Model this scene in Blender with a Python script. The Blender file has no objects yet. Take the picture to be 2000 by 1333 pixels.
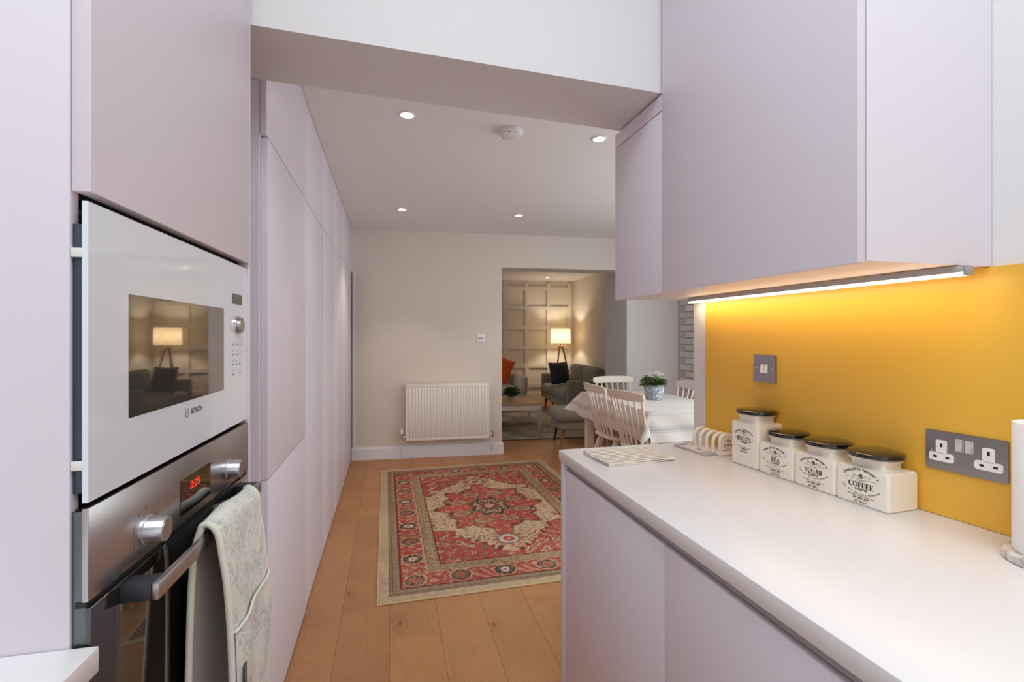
import bpy, bmesh, math, random
import numpy as np
from mathutils import Vector, Matrix
random.seed(7)
R = math.radians
PI = math.pi
SC = bpy.context.scene
COL = SC.collection

# ------------------------------------------------------------------ camera
F_PX = 944.0
YAW = R(14.21)
CAM_H = 1.31
cam_data = bpy.data.cameras.new('camera')
cam_data.sensor_fit = 'HORIZONTAL'
cam_data.sensor_width = 36.0
cam_data.lens = F_PX / 2000.0 * 36.0
cam_data.shift_y = -10.5 / 2000.0
cam_data.clip_start = 0.02
cam = bpy.data.objects.new('camera', cam_data)
COL.objects.link(cam)
cam.location = (0, 0, CAM_H)
cam.rotation_euler = (R(90), 0, -YAW)
SC.camera = cam

# ------------------------------------------------------------------ world, colour management
world = bpy.data.worlds.new('overcast_sky')
SC.world = world
world.use_nodes = True
bg = world.node_tree.nodes['Background']
bg.inputs['Color'].default_value = (0.86, 0.91, 1.0, 1)
bg.inputs['Strength'].default_value = 0.6
vs = SC.view_settings
vs.view_transform = 'Standard'
vs.look = 'None'
vs.exposure = 0.05
vs.gamma = 1.0
vs.use_curve_mapping = False
SC.cycles.use_denoising = True
SC.cycles.max_bounces = 10
SC.cycles.diffuse_bounces = 6
SC.cycles.glossy_bounces = 5
SC.cycles.caustics_reflective = False
SC.cycles.caustics_refractive = False
SC.cycles.sample_clamp_indirect = 6.0


def area(name, loc, target, sx, sy, power, color):
    d = bpy.data.lights.new(name, 'AREA')
    d.shape = 'RECTANGLE'
    d.size = sx
    d.size_y = sy
    d.energy = power
    d.color = color
    o = bpy.data.objects.new(name, d)
    COL.objects.link(o)
    o.location = loc
    v = Vector(target) - Vector(loc)
    o.rotation_euler = v.to_track_quat('-Z', 'Y').to_euler()
    return o


DAY = (0.80, 0.925, 1.0)
area('daylight_roof_window', (0.20, -0.45, 3.05), (0.20, -0.45, 0), 1.5, 2.0, 47, (0.80, 0.925, 1.0))
area('daylight_garden_window', (0.35, -2.55, 1.15), (0.35, 1.0, 1.25), 2.0, 2.0, 8, (0.86, 0.94, 1.0))
area('daylight_dining_window', (2.35, 1.05, 1.25), (2.3, 5.0, 1.1), 1.4, 2.0, 17, DAY)
area('side_fill_light', (3.27, 2.75, 1.35), (0.0, 2.9, 1.0), 1.7, 1.7, 37, DAY)  # fill added out of view on the right, brightens tall units and back wall
area('living_fill_light', (0.42, 7.3, 1.4), (4.0, 7.2, 1.0), 1.4, 1.4, 6, DAY)  # fill added before the solid left living wall; no window is built there


# ------------------------------------------------------------------ helpers
def lin(c):
    if isinstance(c, str):
        c = tuple(int(c[i:i + 2], 16) for i in (0, 2, 4))
    out = []
    for v in c[:3]:
        v = v / 255.0
        out.append(v / 12.92 if v <= 0.04045 else ((v + 0.055) / 1.055) ** 2.4)
    return (out[0], out[1], out[2], 1.0)


class NT:
    """small node-tree helper"""
    def __init__(self, name):
        self.m = bpy.data.materials.new(name)
        self.m.use_nodes = True
        self.t = self.m.node_tree
        self.b = self.t.nodes['Principled BSDF']

    def n(self, kind, **kw):
        nd = self.t.nodes.new(kind)
        for k, v in kw.items():
            setattr(nd, k, v)
        return nd

    def l(self, a, b):
        self.t.links.new(a, b)

    def val(self, node, name, v):
        node.inputs[name].default_value = v
        return node

    def math(self, op, a, b=None, c=None):
        nd = self.n('ShaderNodeMath', operation=op)
        for i, x in enumerate((a, b, c)):
            if x is None:
                continue
            if isinstance(x, (int, float)):
                nd.inputs[i].default_value = x
            else:
                self.l(x, nd.inputs[i])
        return nd.outputs[0]

    def ramp(self, fac, stops, interp='LINEAR'):
        nd = self.n('ShaderNodeValToRGB')
        cr = nd.color_ramp
        cr.interpolation = interp
        while len(cr.elements) < len(stops):
            cr.elements.new(0.5)
        for e, (p, c) in zip(cr.elements, stops):
            e.position = p
            e.color = c
        self.l(fac, nd.inputs[0])
        return nd.outputs[0]

    def mix(self, fac, a, b, blend='MIX'):
        nd = self.n('ShaderNodeMix', data_type='RGBA', blend_type=blend)
        for sock, x in ((nd.inputs[0], fac), (nd.inputs[6], a), (nd.inputs[7], b)):
            if isinstance(x, (int, float)):
                sock.default_value = x
            elif isinstance(x, tuple):
                sock.default_value = x
            else:
                self.l(x, sock)
        return nd.outputs[2]

    def coords(self, kind='Object', scale=None):
        tc = self.n('ShaderNodeTexCoord')
        out = tc.outputs[kind]
        if scale is not None:
            mp = self.n('ShaderNodeMapping')
            mp.inputs['Scale'].default_value = scale
            self.l(out, mp.inputs['Vector'])
            out = mp.outputs[0]
        return out

    def noise(self, vec, scale, detail=3.0, rough=0.5, dist=0.0):
        nd = self.n('ShaderNodeTexNoise')
        nd.inputs['Scale'].default_value = scale
        nd.inputs['Detail'].default_value = detail
        nd.inputs['Roughness'].default_value = rough
        nd.inputs['Distortion'].default_value = dist
        if vec is not None:
            self.l(vec, nd.inputs['Vector'])
        return nd.outputs['Fac']

    def bump(self, h, strength=0.2, dist=0.01):
        nd = self.n('ShaderNodeBump')
        nd.inputs['Strength'].default_value = strength
        nd.inputs['Distance'].default_value = dist
        self.l(h, nd.inputs['Height'])
        self.l(nd.outputs[0], self.b.inputs['Normal'])

    def set(self, **kw):
        for k, v in kw.items():
            k = {'color': 'Base Color', 'rough': 'Roughness', 'metal': 'Metallic', 'coat': 'Coat Weight',
                 'spec': 'Specular IOR Level', 'coat_rough': 'Coat Roughness'}.get(k, k)
            if isinstance(v, (int, float, tuple)):
                self.b.inputs[k].default_value = v
            else:
                self.l(v, self.b.inputs[k])
        return self


MATS = {}


def paint(name, col, rough=0.5, var=0.02, nscale=6.0, bump=0.0, bscale=200.0, metal=0.0, spec=0.5, coat=0.0):
    """painted / plastic surface with faint procedural variation"""
    if name in MATS:
        return MATS[name]
    t = NT(name)
    c = lin(col)
    co = t.coords('Object')
    f = t.noise(co, nscale, 2.0)
    d = tuple(max(0.0, x * (1 - var)) for x in c[:3]) + (1,)
    u = tuple(min(1.0, x * (1 + var)) for x in c[:3]) + (1,)
    t.set(color=t.mix(f, d, u), rough=rough, metal=metal, spec=spec, coat=coat)
    if bump > 0:
        t.bump(t.noise(co, bscale, 2.0), bump, 0.002)
    MATS[name] = t.m
    return t.m


def emit(name, col, strength, base=None):
    if name in MATS:
        return MATS[name]
    t = NT(name)
    t.set(color=base or lin(col), rough=0.4)
    t.b.inputs['Emission Color'].default_value = lin(col)
    t.b.inputs['Emission Strength'].default_value = strength
    MATS[name] = t.m
    return t.m


def fabric(name, col, var=0.18, scale=350.0, rough=0.9, bump=0.35, col2=None, patch=3.0):
    if name in MATS:
        return MATS[name]
    t = NT(name)
    c = lin(col)
    co = t.coords('Object')
    weave = t.noise(co, scale, 2.0)
    big = t.noise(co, patch, 2.0)
    c2 = lin(col2) if col2 else tuple(x * (1 - var) for x in c[:3]) + (1,)
    k = t.mix(weave, c2, c)
    t.set(color=t.mix(t.math('MULTIPLY', big, 0.25), k, c2), rough=rough, spec=0.2)
    t.b.inputs['Sheen Weight'].default_value = 0.25
    t.bump(weave, bump, 0.002)
    MATS[name] = t.m
    return t.m


# ---- mesh helpers
def nbm():
    return bmesh.new()


def box(bm, x0, x1, y0, y1, z0, z1, bev=0.0, seg=2, mat=None):
    vs_ = [bm.verts.new(p) for p in ((x0, y0, z0), (x1, y0, z0), (x1, y1, z0), (x0, y1, z0),
                                     (x0, y0, z1), (x1, y0, z1), (x1, y1, z1), (x0, y1, z1))]
    fs = [bm.faces.new([vs_[i] for i in f]) for f in
          ((0, 3, 2, 1), (4, 5, 6, 7), (0, 1, 5, 4), (1, 2, 6, 5), (2, 3, 7, 6), (3, 0, 4, 7))]
    geo_v = list(vs_)
    if bev > 0:
        es = list({e for f in fs for e in f.edges})
        r = bmesh.ops.bevel(bm, geom=es, offset=bev, segments=seg, profile=0.5, affect='EDGES', clamp_overlap=True)
        geo_v = list({v for f in r['faces'] for v in f.verts})
    if mat is not None:
        bmesh.ops.transform(bm, matrix=mat, verts=geo_v)
    return geo_v


def frame_of(d):
    d = Vector(d).normalized()
    a = Vector((0, 0, 1)) if abs(d.z) < 0.9 else Vector((1, 0, 0))
    u = d.cross(a).normalized()
    v = u.cross(d).normalized()
    return u, v


def ring(bm, c, u, v, r, n, ru=None):
    ru = ru if ru is not None else r
    return [bm.verts.new(Vector(c) + u * (math.cos(2 * PI * i / n) * ru) + v * (math.sin(2 * PI * i / n) * r)) for i in range(n)]


def bridge(bm, a, b):
    n = len(a)
    for i in range(n):
        bm.faces.new((a[i], a[(i + 1) % n], b[(i + 1) % n], b[i]))


def cyl(bm, p0, p1, r0, r1=None, n=16, caps=True):
    r1 = r0 if r1 is None else r1
    p0, p1 = Vector(p0), Vector(p1)
    u, v = frame_of(p1 - p0)
    a = ring(bm, p0, u, v, r0, n)
    b = ring(bm, p1, u, v, r1, n)
    bridge(bm, a, b)
    if caps:
        bm.faces.new(a[::-1])
        bm.faces.new(b)


def tube(bm, pts, rad, n=8, caps=True):
    pts = [Vector(p) for p in pts]
    rads = rad if isinstance(rad, (list, tuple)) else [rad] * len(pts)
    prev = None
    u = None
    for i, p in enumerate(pts):
        d = (pts[min(i + 1, len(pts) - 1)] - pts[max(i - 1, 0)]).normalized()
        if u is None:
            u, v = frame_of(d)
        else:
            u = (u - d * u.dot(d)).normalized()
            v = u.cross(d).normalized()
        r = ring(bm, p, u, v, rads[i], n)
        if prev:
            bridge(bm, prev, r)
        elif caps:
            bm.faces.new(r[::-1])
        prev = r
    if caps:
        bm.faces.new(prev)


def lathe(bm, prof, c=(0, 0, 0), n=32, cap0=True, cap1=True):
    c = Vector(c)
    prev = None
    for (r, z) in prof:
        rr = [bm.verts.new(c + Vector((math.cos(2 * PI * i / n) * r, math.sin(2 * PI * i / n) * r, z))) for i in range(n)]
        if prev:
            bridge(bm, prev, rr)
        elif cap0:
            bm.faces.new(rr[::-1])
        prev = rr
    if cap1:
        bm.faces.new(prev)


def prism(bm, poly, o, ux, uy, depth):
    """extrude a 2d polygon (counter-clockwise in ux,uy) by vector depth"""
    o, ux, uy, depth = Vector(o), Vector(ux), Vector(uy), Vector(depth)
    a = [bm.verts.new(o + ux * p[0] + uy * p[1]) for p in poly]
    b = [bm.verts.new(o + ux * p[0] + uy * p[1] + depth) for p in poly]
    bridge(bm, a, b)
    bm.faces.new(a[::-1])
    bm.faces.new(b)


def rrect(w, h, r, n=4, cx=0.0, cy=0.0):
    out = []
    for (sx, sy, a0) in ((1, -1, -90), (1, 1, 0), (-1, 1, 90), (-1, -1, 180)):
        for i in range(n + 1):
            a = R(a0 + 90.0 * i / n)
            out.append((cx + sx * (w / 2 - r) + math.cos(a) * r, cy + sy * (h / 2 - r) + math.sin(a) * r))
    return out


def loft(bm, rings, cap0=True, cap1=True):
    prev = None
    for pts in rings:
        rr = [bm.verts.new(p) for p in pts]
        if prev:
            bridge(bm, prev, rr)
        elif cap0:
            bm.faces.new(rr[::-1])
        prev = rr
    if cap1:
        bm.faces.new(prev)


def mesh_of(name, bm, mat=None, smooth=True, angle=35):
    bmesh.ops.recalc_face_normals(bm, faces=bm.faces)
    me = bpy.data.meshes.new(name)
    bm.to_mesh(me)
    bm.free()
    if smooth and len(me.polygons):
        me.polygons.foreach_set('use_smooth', [True] * len(me.polygons))
        try:
            me.set_sharp_from_angle(angle=R(angle))
        except Exception:
            pass
    if mat is not None:
        me.materials.append(mat)
    return me


def obj(name, bm, mat=None, parent=None, smooth=True, angle=35, loc=None, rot=None):
    me = bm if isinstance(bm, bpy.types.Mesh) else mesh_of(name, bm, mat, smooth, angle)
    o = bpy.data.objects.new(name, me)
    COL.objects.link(o)
    if parent is not None:
        o.parent = parent
    if loc is not None:
        o.location = loc
    if rot is not None:
        o.rotation_euler = rot
    return o


def tag(o, label, cat, group=None):
    o['label'] = label
    o['category'] = cat
    if group:
        o['group'] = group
    return o


def thing(name, label, cat, loc=(0, 0, 0), rz=0.0, group=None):
    o = bpy.data.objects.new(name, None)
    o.empty_display_size = 0.05
    COL.objects.link(o)
    o.location = loc
    o.rotation_euler = (0, 0, rz)
    return tag(o, label, cat, group)


def struct(name, bm, mat, smooth=False, label=None):
    o = obj(name, bm, mat, None, smooth)
    o['kind'] = 'structure'
    if label:
        o['label'] = label
    return o


def copy_tree(o, parent=None):
    c = o.copy()
    COL.objects.link(c)
    c.parent = parent
    for ch in list(o.children):
        copy_tree(ch, c)
    return c


def bxo(name, mat, parent, x0, x1, y0, y1, z0, z1, bev=0.0, seg=2):
    bm = nbm()
    box(bm, x0, x1, y0, y1, z0, z1, bev, seg)
    return obj(name, bm, mat, parent)


# ---- flat lettering
_GL = {}


def font_mesh(s, bold=0.0):
    key = (s, bold)
    if key in _GL:
        return _GL[key]
    cu = bpy.data.curves.new('lettering', 'FONT')
    cu.body = s
    cu.size = 1.0
    cu.resolution_u = 3
    cu.offset = bold
    cu.fill_mode = 'FRONT' if hasattr(cu, 'fill_mode') else cu.fill_mode
    ob = bpy.data.objects.new('lettering', cu)
    me = ob.to_mesh()
    vv = [(v.co.x, v.co.y) for v in me.vertices]
    ff = [tuple(p.vertices) for p in me.polygons]
    ob.to_mesh_clear()
    bpy.data.objects.remove(ob)
    bpy.data.curves.remove(cu)
    _GL[key] = (vv, ff)
    return vv, ff


def put(bm, vv, ff, o, ux, uy, s, cx=0.0, cy=0.0):
    nv = [bm.verts.new(Vector(o) + Vector(ux) * ((x - cx) * s) + Vector(uy) * ((y - cy) * s)) for x, y in vv]
    for f in ff:
        try:
            bm.faces.new([nv[i] for i in f])
        except ValueError:
            pass


def text(bm, s, size, o, ux, uy, bold=0.0, width=None, align='C'):
    vv, ff = font_mesh(s, bold)
    if not vv:
        return
    x0 = min(v[0] for v in vv)
    x1 = max(v[0] for v in vv)
    sx = size
    if width:
        k = width / (x1 - x0) / size
        vv = [(v[0] * k, v[1]) for v in vv]
        x0, x1 = x0 * k, x1 * k
    cx = (x0 + x1) / 2 if align == 'C' else x0
    put(bm, vv, ff, o, ux, uy, sx, cx, 0.0)


def arc_text(bm, s, size, o, ux, uy, rad, a0, a1, bold=0.0, below=False):
    """letters spread from angle a0 to a1 (degrees from +ux) on a circle centred at o"""
    n = len(s)
    for i, ch in enumerate(s):
        if ch == ' ':
            continue
        a = R(a0 + (a1 - a0) * (i / (n - 1)))
        c, sn = math.cos(a), math.sin(a)
        p = Vector(o) + Vector(ux) * (c * rad) + Vector(uy) * (sn * rad)
        rt = (a - PI / 2) if not below else (a + PI / 2)
        gx = Vector(ux) * math.cos(rt) + Vector(uy) * math.sin(rt)
        gy = -Vector(ux) * math.sin(rt) + Vector(uy) * math.cos(rt)
        vv, ff = font_mesh(ch, bold)
        if not vv:
            continue
        cx = (min(v[0] for v in vv) + max(v[0] for v in vv)) / 2
        put(bm, vv, ff, p, gx, gy, size, cx, 0.35 if below else 0.0)


def strip(bm, pts, w, o, ux, uy, s):
    """flat ribbon along 2d pts with width w (number or list)"""
    n = len(pts)
    ws = w if isinstance(w, (list, tuple)) else [w] * n
    L, Rr = [], []
    for i in range(n):
        a = pts[max(i - 1, 0)]
        b = pts[min(i + 1, n - 1)]
        dx, dy = b[0] - a[0], b[1] - a[1]
        k = math.hypot(dx, dy) or 1.0
        nx, ny = -dy / k * ws[i] / 2, dx / k * ws[i] / 2
        for lst, sg in ((L, 1), (Rr, -1)):
            lst.append(bm.verts.new(Vector(o) + Vector(ux) * ((pts[i][0] + sg * nx) * s) + Vector(uy) * ((pts[i][1] + sg * ny) * s)))
    for i in range(n - 1):
        bm.faces.new((L[i], L[i + 1], Rr[i + 1], Rr[i]))


def arcp(cx, cy, rx, ry, a0, a1, n=18):
    return [(cx + rx * math.cos(R(a0 + (a1 - a0) * i / n)), cy + ry * math.sin(R(a0 + (a1 - a0) * i / n))) for i in range(n + 1)]


def aw(a0, a1, thin, thick, n=18):
    return [thin + (thick - thin) * abs(math.cos(R(a0 + (a1 - a0) * i / n))) for i in range(n + 1)]


TK, TN = 0.15, 0.06
SERIF = {
    'E': (0.70, [([(.17, 0), (.17, 1)], TK), ([(.02, .97), (.62, .97)], TN), ([(.17, .52), (.5, .52)], TN), ([(.02, .03), (.66, .03)], TN),
                 ([(.60, 1), (.60, .80)], TN), ([(.64, 0), (.64, .2)], TN), ([(.5, .42), (.5, .62)], TN)]),
    'F': (0.64, [([(.17, 0), (.17, 1)], TK), ([(.02, .97), (.6, .97)], TN), ([(.17, .52), (.48, .52)], TN), ([(.02, .03), (.36, .03)], TN),
                 ([(.58, 1), (.58, .80)], TN), ([(.48, .42), (.48, .62)], TN)]),
    'T': (0.76, [([(.38, 0), (.38, 1)], TK), ([(.03, .97), (.73, .97)], TN), ([(.05, 1), (.05, .78)], TN), ([(.71, 1), (.71, .78)], TN), ([(.2, .03), (.56, .03)], TN)]),
    'A': (0.84, [([(.12, 0), (.43, 1)], TN), ([(.70, 0), (.42, 1)], TK), ([(.22, .33), (.62, .33)], TN), ([(.0, .03), (.27, .03)], TN), ([(.54, .03), (.84, .03)], TN)]),
    'O': (0.88, [(arcp(.43, .5, .36, .47, 0, 360, 28), aw(0, 360, TN, TK, 28))]),
    'C': (0.80, [(arcp(.43, .5, .36, .47, 42, 318, 24), aw(42, 318, TN, TK, 24)), ([(.71, 1.0), (.71, .74)], TN), ([(.72, .02), (.72, .22)], TN)]),
    'G': (0.88, [(arcp(.43, .5, .36, .47, 42, 322, 24), aw(42, 322, TN, TK, 24)), ([(.71, 1.0), (.71, .74)], TN), ([(.72, .05), (.72, .45)], TK), ([(.52, .45), (.86, .45)], TN)]),
    'S': (0.62, [([(.52, .78), (.46, .92), (.31, .97), (.16, .92), (.09, .77), (.14, .63), (.3, .53), (.46, .42), (.52, .27), (.46, .1), (.31, .03), (.14, .07), (.07, .22)],
                  [.06, .06, .06, .09, .12, .14, .15, .14, .12, .09, .06, .06, .06]), ([(.53, 1), (.53, .72)], TN), ([(.06, 0), (.06, .28)], TN)]),
    'U': (0.84, [([(.17, 1), (.17, .35)], TK), (arcp(.42, .35, .25, .32, 180, 360, 14), [TK - (TK - TN) * i / 14 for i in range(15)]), ([(.67, .35), (.67, 1)], TN),
                 ([(.02, .97), (.33, .97)], TN), ([(.54, .97), (.80, .97)], TN)]),
    'R': (0.82, [([(.17, 0), (.17, 1)], TK), ([(.02, .97), (.4, .97)], TN), (arcp(.38, .73, .24, .24, 90, -90, 12), aw(90, -90, TN, TK, 12)), ([(.17, .49), (.4, .49)], TN),
                 ([(.38, .49), (.70, .0)], TK), ([(.02, .03), (.34, .03)], TN), ([(.6, .03), (.82, .03)], TN)]),
    'B': (0.72, [([(.17, 0), (.17, 1)], TK), ([(.02, .97), (.38, .97)], TN), (arcp(.36, .75, .2, .22, 90, -90, 12), aw(90, -90, TN, TK, 12)), ([(.17, .53), (.4, .53)], TN),
                 (arcp(.38, .28, .24, .25, 90, -90, 12), aw(90, -90, TN, TK, 12)), ([(.02, .03), (.4, .03)], TN)]),
    'I': (0.38, [([(.19, 0), (.19, 1)], TK), ([(.02, .97), (.36, .97)], TN), ([(.02, .03), (.36, .03)], TN)]),
    'N': (0.84, [([(.14, 0), (.14, 1)], TN), ([(.14, 1), (.68, 0)], TK), ([(.68, 0), (.68, 1)], TN), ([(.0, .97), (.2, .97)], TN), ([(.0, .03), (.28, .03)], TN), ([(.54, .97), (.82, .97)], TN)]),
}


def serif_text(bm, s, size, o, ux, uy, width=None, boldk=1.0):
    tot = sum(SERIF[c][0] for c in s) + 0.06 * (len(s) - 1)
    kx = (width / (tot * size)) if width else 1.0
    x = -tot / 2
    for c in s:
        adv, st = SERIF[c]
        for pts, w in st:
            p2 = [((x + q[0]) * kx, q[1]) for q in pts]
            w2 = [v * boldk for v in w] if isinstance(w, list) else w * boldk
            strip(bm, p2, w2, o, ux, uy, size)
        x += adv + 0.06
# ------------------------------------------------------------------ shared materials
M_LILAC = paint('lilac_cabinet_lacquer', (223, 214, 222), rough=0.42, var=0.008, spec=0.4)
M_LILAC_IN = paint('lilac_carcass', (226, 218, 228), rough=0.5, var=0.008)
M_WHITE = paint('white_wall_paint', (221, 216, 214), rough=0.75, var=0.01, bump=0.05)
M_CEIL = paint('ceiling_paint', (231, 226, 224), rough=0.85, var=0.01, bump=0.04)
M_GREIGE = paint('greige_wall_paint', (222, 211, 199), rough=0.8, var=0.012, bump=0.06)
M_LIVWALL = paint('living_wall_paint', (220, 210, 196), rough=0.8, var=0.012, bump=0.05)
M_TRIM = paint('white_gloss_trim', (238, 236, 238), rough=0.35, var=0.006)
M_DARK = paint('void_shade_black', (14, 14, 16), rough=0.8)  # near-black that paints in the shade of slots and holes
M_WORKTOP = paint('white_quartz_worktop', (234, 230, 230), rough=0.28, var=0.012, nscale=40, spec=0.45)
M_ALU = paint('grey_aluminium_channel', (176, 174, 174), rough=0.5, metal=0.3, var=0.02)


def steel(name, col, rough=0.28, axis=(2, 400, 400)):
    t = NT(name)
    co = t.coords('Object', axis)
    f = t.noise(co, 6.0, 4.0, 0.6)
    c = lin(col)
    d = tuple(x * 0.88 for x in c[:3]) + (1,)
    t.set(color=t.mix(f, d, c), metal=1.0, rough=t.math('ADD', t.math('MULTIPLY', f, 0.12), rough - 0.06))
    return t.m


M_STEEL = steel('brushed_stainless_steel', (194, 188, 186), 0.30, (400, 2, 400))
M_CHROME = paint('polished_chrome', (214, 214, 216), rough=0.14, metal=1.0, var=0.02)


def wood_floor():
    t = NT('oak_plank_floor')
    oi = t.n('ShaderNodeObjectInfo')
    tc = t.n('ShaderNodeTexCoord')
    off = t.n('ShaderNodeVectorMath', operation='ADD')
    comb = t.n('ShaderNodeCombineXYZ')
    rn = oi.outputs['Random']
    t.l(t.math('MULTIPLY', rn, 37.0), comb.inputs[0])
    t.l(t.math('MULTIPLY', rn, 91.0), comb.inputs[1])
    t.l(tc.outputs['Object'], off.inputs[0])
    t.l(comb.outputs[0], off.inputs[1])
    mp = t.n('ShaderNodeMapping')
    mp.inputs['Scale'].default_value = (1.0, 0.10, 1.0)
    t.l(off.outputs[0], mp.inputs['Vector'])
    warp = t.noise(mp.outputs[0], 5.0, 2.0)
    sep = t.n('ShaderNodeSeparateXYZ')
    t.l(mp.outputs[0], sep.inputs[0])
    # cathedral grain: distance field distorted by noise
    ringv = t.math('ADD', t.math('MULTIPLY', sep.outputs[0], 14.0), t.math('MULTIPLY', warp, 13.0))
    grain = t.math('ABSOLUTE', t.math('SINE', t.math('MULTIPLY', ringv, 7.0)))
    mp2 = t.n('ShaderNodeMapping')
    mp2.inputs['Scale'].default_value = (1.0, 0.03, 1.0)
    t.l(off.outputs[0], mp2.inputs['Vector'])
    fine = t.noise(mp2.outputs[0], 160.0, 3.0, 0.6)
    cloud = t.noise(off.outputs[0], 3.2, 3.0)
    base = t.ramp(cloud, [(0.25, lin((174, 124, 82))), (0.55, lin((188, 138, 92))), (0.8, lin((168, 120, 82)))])
    g1 = t.mix(t.math('MULTIPLY', t.math('POWER', grain, 4.0), 0.20), base, lin((150, 98, 60)))
    g2 = t.mix(t.math('MULTIPLY', fine, 0.34), g1, lin((158, 104, 66)))
    tint = t.ramp(rn, [(0.0, (0.90, 0.89, 0.87, 1)), (0.5, (1.0, 1.0, 1.0, 1)), (1.0, (1.04, 0.98, 0.90, 1))])
    g3 = t.mix(1.0, g2, tint, 'MULTIPLY')
    # knots
    vo = t.n('ShaderNodeTexVoronoi', feature='F1', voronoi_dimensions='2D')
    vo.inputs['Scale'].default_value = 1.9
    mp3 = t.n('ShaderNodeMapping')
    mp3.inputs['Scale'].default_value = (1.7, 0.8, 0.0)
    t.l(off.outputs[0], mp3.inputs['Vector'])
    t.l(mp3.outputs[0], vo.inputs['Vector'])
    kd = t.math('ADD', vo.outputs['Distance'], t.math('MULTIPLY', t.noise(off.outputs[0], 70.0, 3.0), 0.085))
    kn = t.ramp(kd, [(0.045, (1, 1, 1, 1)), (0.075, (0, 0, 0, 1))])
    pick = t.ramp(vo.outputs['Color'], [(0.42, (0, 0, 0, 1)), (0.44, (1, 1, 1, 1))])
    knm = t.math('MULTIPLY', kn, pick)
    halo = t.math('MULTIPLY', t.ramp(kd, [(0.06, (1, 1, 1, 1)), (0.20, (0, 0, 0, 1))]), t.math('MULTIPLY', pick, 0.35))
    g4 = t.mix(halo, g3, lin((150, 86, 40)))
    g5 = t.mix(t.math('MULTIPLY', knm, 0.7), g4, lin((62, 40, 28)))
    t.set(color=g5, rough=0.42, spec=0.35)
    t.bump(fine, 0.08, 0.002)
    return t.m


M_FLOOR = wood_floor()
M_SUB = paint('floor_joint_dark', (122, 84, 54), rough=0.9)

# ------------------------------------------------------------------ geometry anchors
WALL_K, WALL_B = -0.0849, 1.2606          # splashback wall: x = WALL_B + WALL_K * y
WALL_RZ = math.atan(0.0849)


def wallx(y):
    return WALL_B + WALL_K * y


BW0 = Vector((-0.385, 5.33, 0))           # back wall corner
BWR = -math.atan2(0.113, 1.5895)
E1 = Vector((math.cos(BWR), math.sin(BWR), 0))
E2 = Vector((-math.sin(BWR), math.cos(BWR), 0))
MBW = Matrix.Translation(BW0) @ Matrix.Rotation(BWR, 4, 'Z')


def bw(a, b, z=0.0):
    return MBW @ Vector((a, b, z))


HZ = 2.43

# ------------------------------------------------------------------ floor of planks
bm = nbm()
box(bm, -1.15, 4.6, -2.8, 10.1, -0.08, -0.013)
floor = struct('floor', bm, M_SUB)
PW = 0.218
plank_mesh = {}
rnd = random.Random(3)
for ci in range(26):
    x = -1.09 + ci * PW
    y = -2.75 - rnd.random() * 1.2
    while y < 9.9:
        L = rnd.choice((1.6, 1.9, 2.2))
        y0, y1 = max(y, -2.75), min(y + L, 9.95)
        y += L
        if y1 - y0 < 0.15:
            continue
        key = round(y1 - y0, 3)
        if key not in plank_mesh:
            b2 = nbm()
            box(b2, 0.0004, PW - 0.0004, 0.0004, key - 0.0004, -0.013, 0.0, 0.0007, 1)
            plank_mesh[key] = mesh_of('plank', b2, M_FLOOR, False)
        p = obj('plank', plank_mesh[key], parent=floor, loc=(x, y0, 0))

# ------------------------------------------------------------------ walls and ceilings
bm = nbm()
box(bm, -1.12, -1.0, -2.8, 5.7, 0, 3.14)
struct('wall_left', bm, M_WHITE)

bm = nbm()                                 # splashback wall, skewed a little to the units
c, s = math.cos(WALL_RZ), math.sin(WALL_RZ)
mm = Matrix.Translation((wallx(1.615), 1.615, 0)) @ Matrix.Rotation(WALL_RZ, 4, 'Z')
box(bm, 0.0, 0.12, -4.4, 0.0, 0, 3.14, mat=mm)
struct('wall_right', bm, M_WHITE)

bm = nbm()                                 # garden wall behind the viewer, with its window opening
box(bm, -1.12, -0.7, -2.8, -2.68, 0, 3.14)
box(bm, 1.4, 1.7, -2.8, -2.68, 0, 3.14)
box(bm, -0.7, 1.4, -2.8, -2.68, 2.25, 3.14)
struct('wall_front', bm, M_WHITE)
M_GLASS = NT('window_glass').set(color=(1, 1, 1, 1), rough=0.02).m
M_GLASS.node_tree.nodes['Principled BSDF'].inputs['Transmission Weight'].default_value = 1.0


def window(name, x0, x1, y, z0, z1):
    b = nbm()
    for (a0, a1, c0, c1) in ((x0, x1, z0, z0 + 0.06), (x0, x1, z1 - 0.06, z1), (x0, x0 + 0.06, z0 + 0.06, z1 - 0.06), (x1 - 0.06, x1, z0 + 0.06, z1 - 0.06),
                             ((x0 + x1) / 2 - 0.03, (x0 + x1) / 2 + 0.03, z0 + 0.06, z1 - 0.06)):
        box(b, a0, a1, y - 0.03, y + 0.03, c0, c1, 0.004, 1)
    w = struct(name, b, M_TRIM)
    for i in range(2):
        xa = x0 + 0.06 if i == 0 else (x0 + x1) / 2 + 0.03
        xb = (x0 + x1) / 2 - 0.03 if i == 0 else x1 - 0.06
        bxo('pane', M_GLASS, w, xa, xb, y - 0.004, y + 0.004, z0 + 0.06, z1 - 0.06)
    return w


window('window_1', -0.7, 1.4, -2.74, 0.02, 2.25)

bm = nbm()                                 # kitchen ceiling with roof-window opening
box(bm, -1.12, -0.6, -2.8, 1.41, 3.08, 3.2)
box(bm, 0.9, 1.7, -2.8, 1.41, 3.08, 3.2)
box(bm, -0.6, 0.9, -2.8, -1.5, 3.08, 3.2)
box(bm, -0.6, 0.9, 0.6, 1.41, 3.08, 3.2)
struct('ceiling', bm, M_CEIL)

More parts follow.
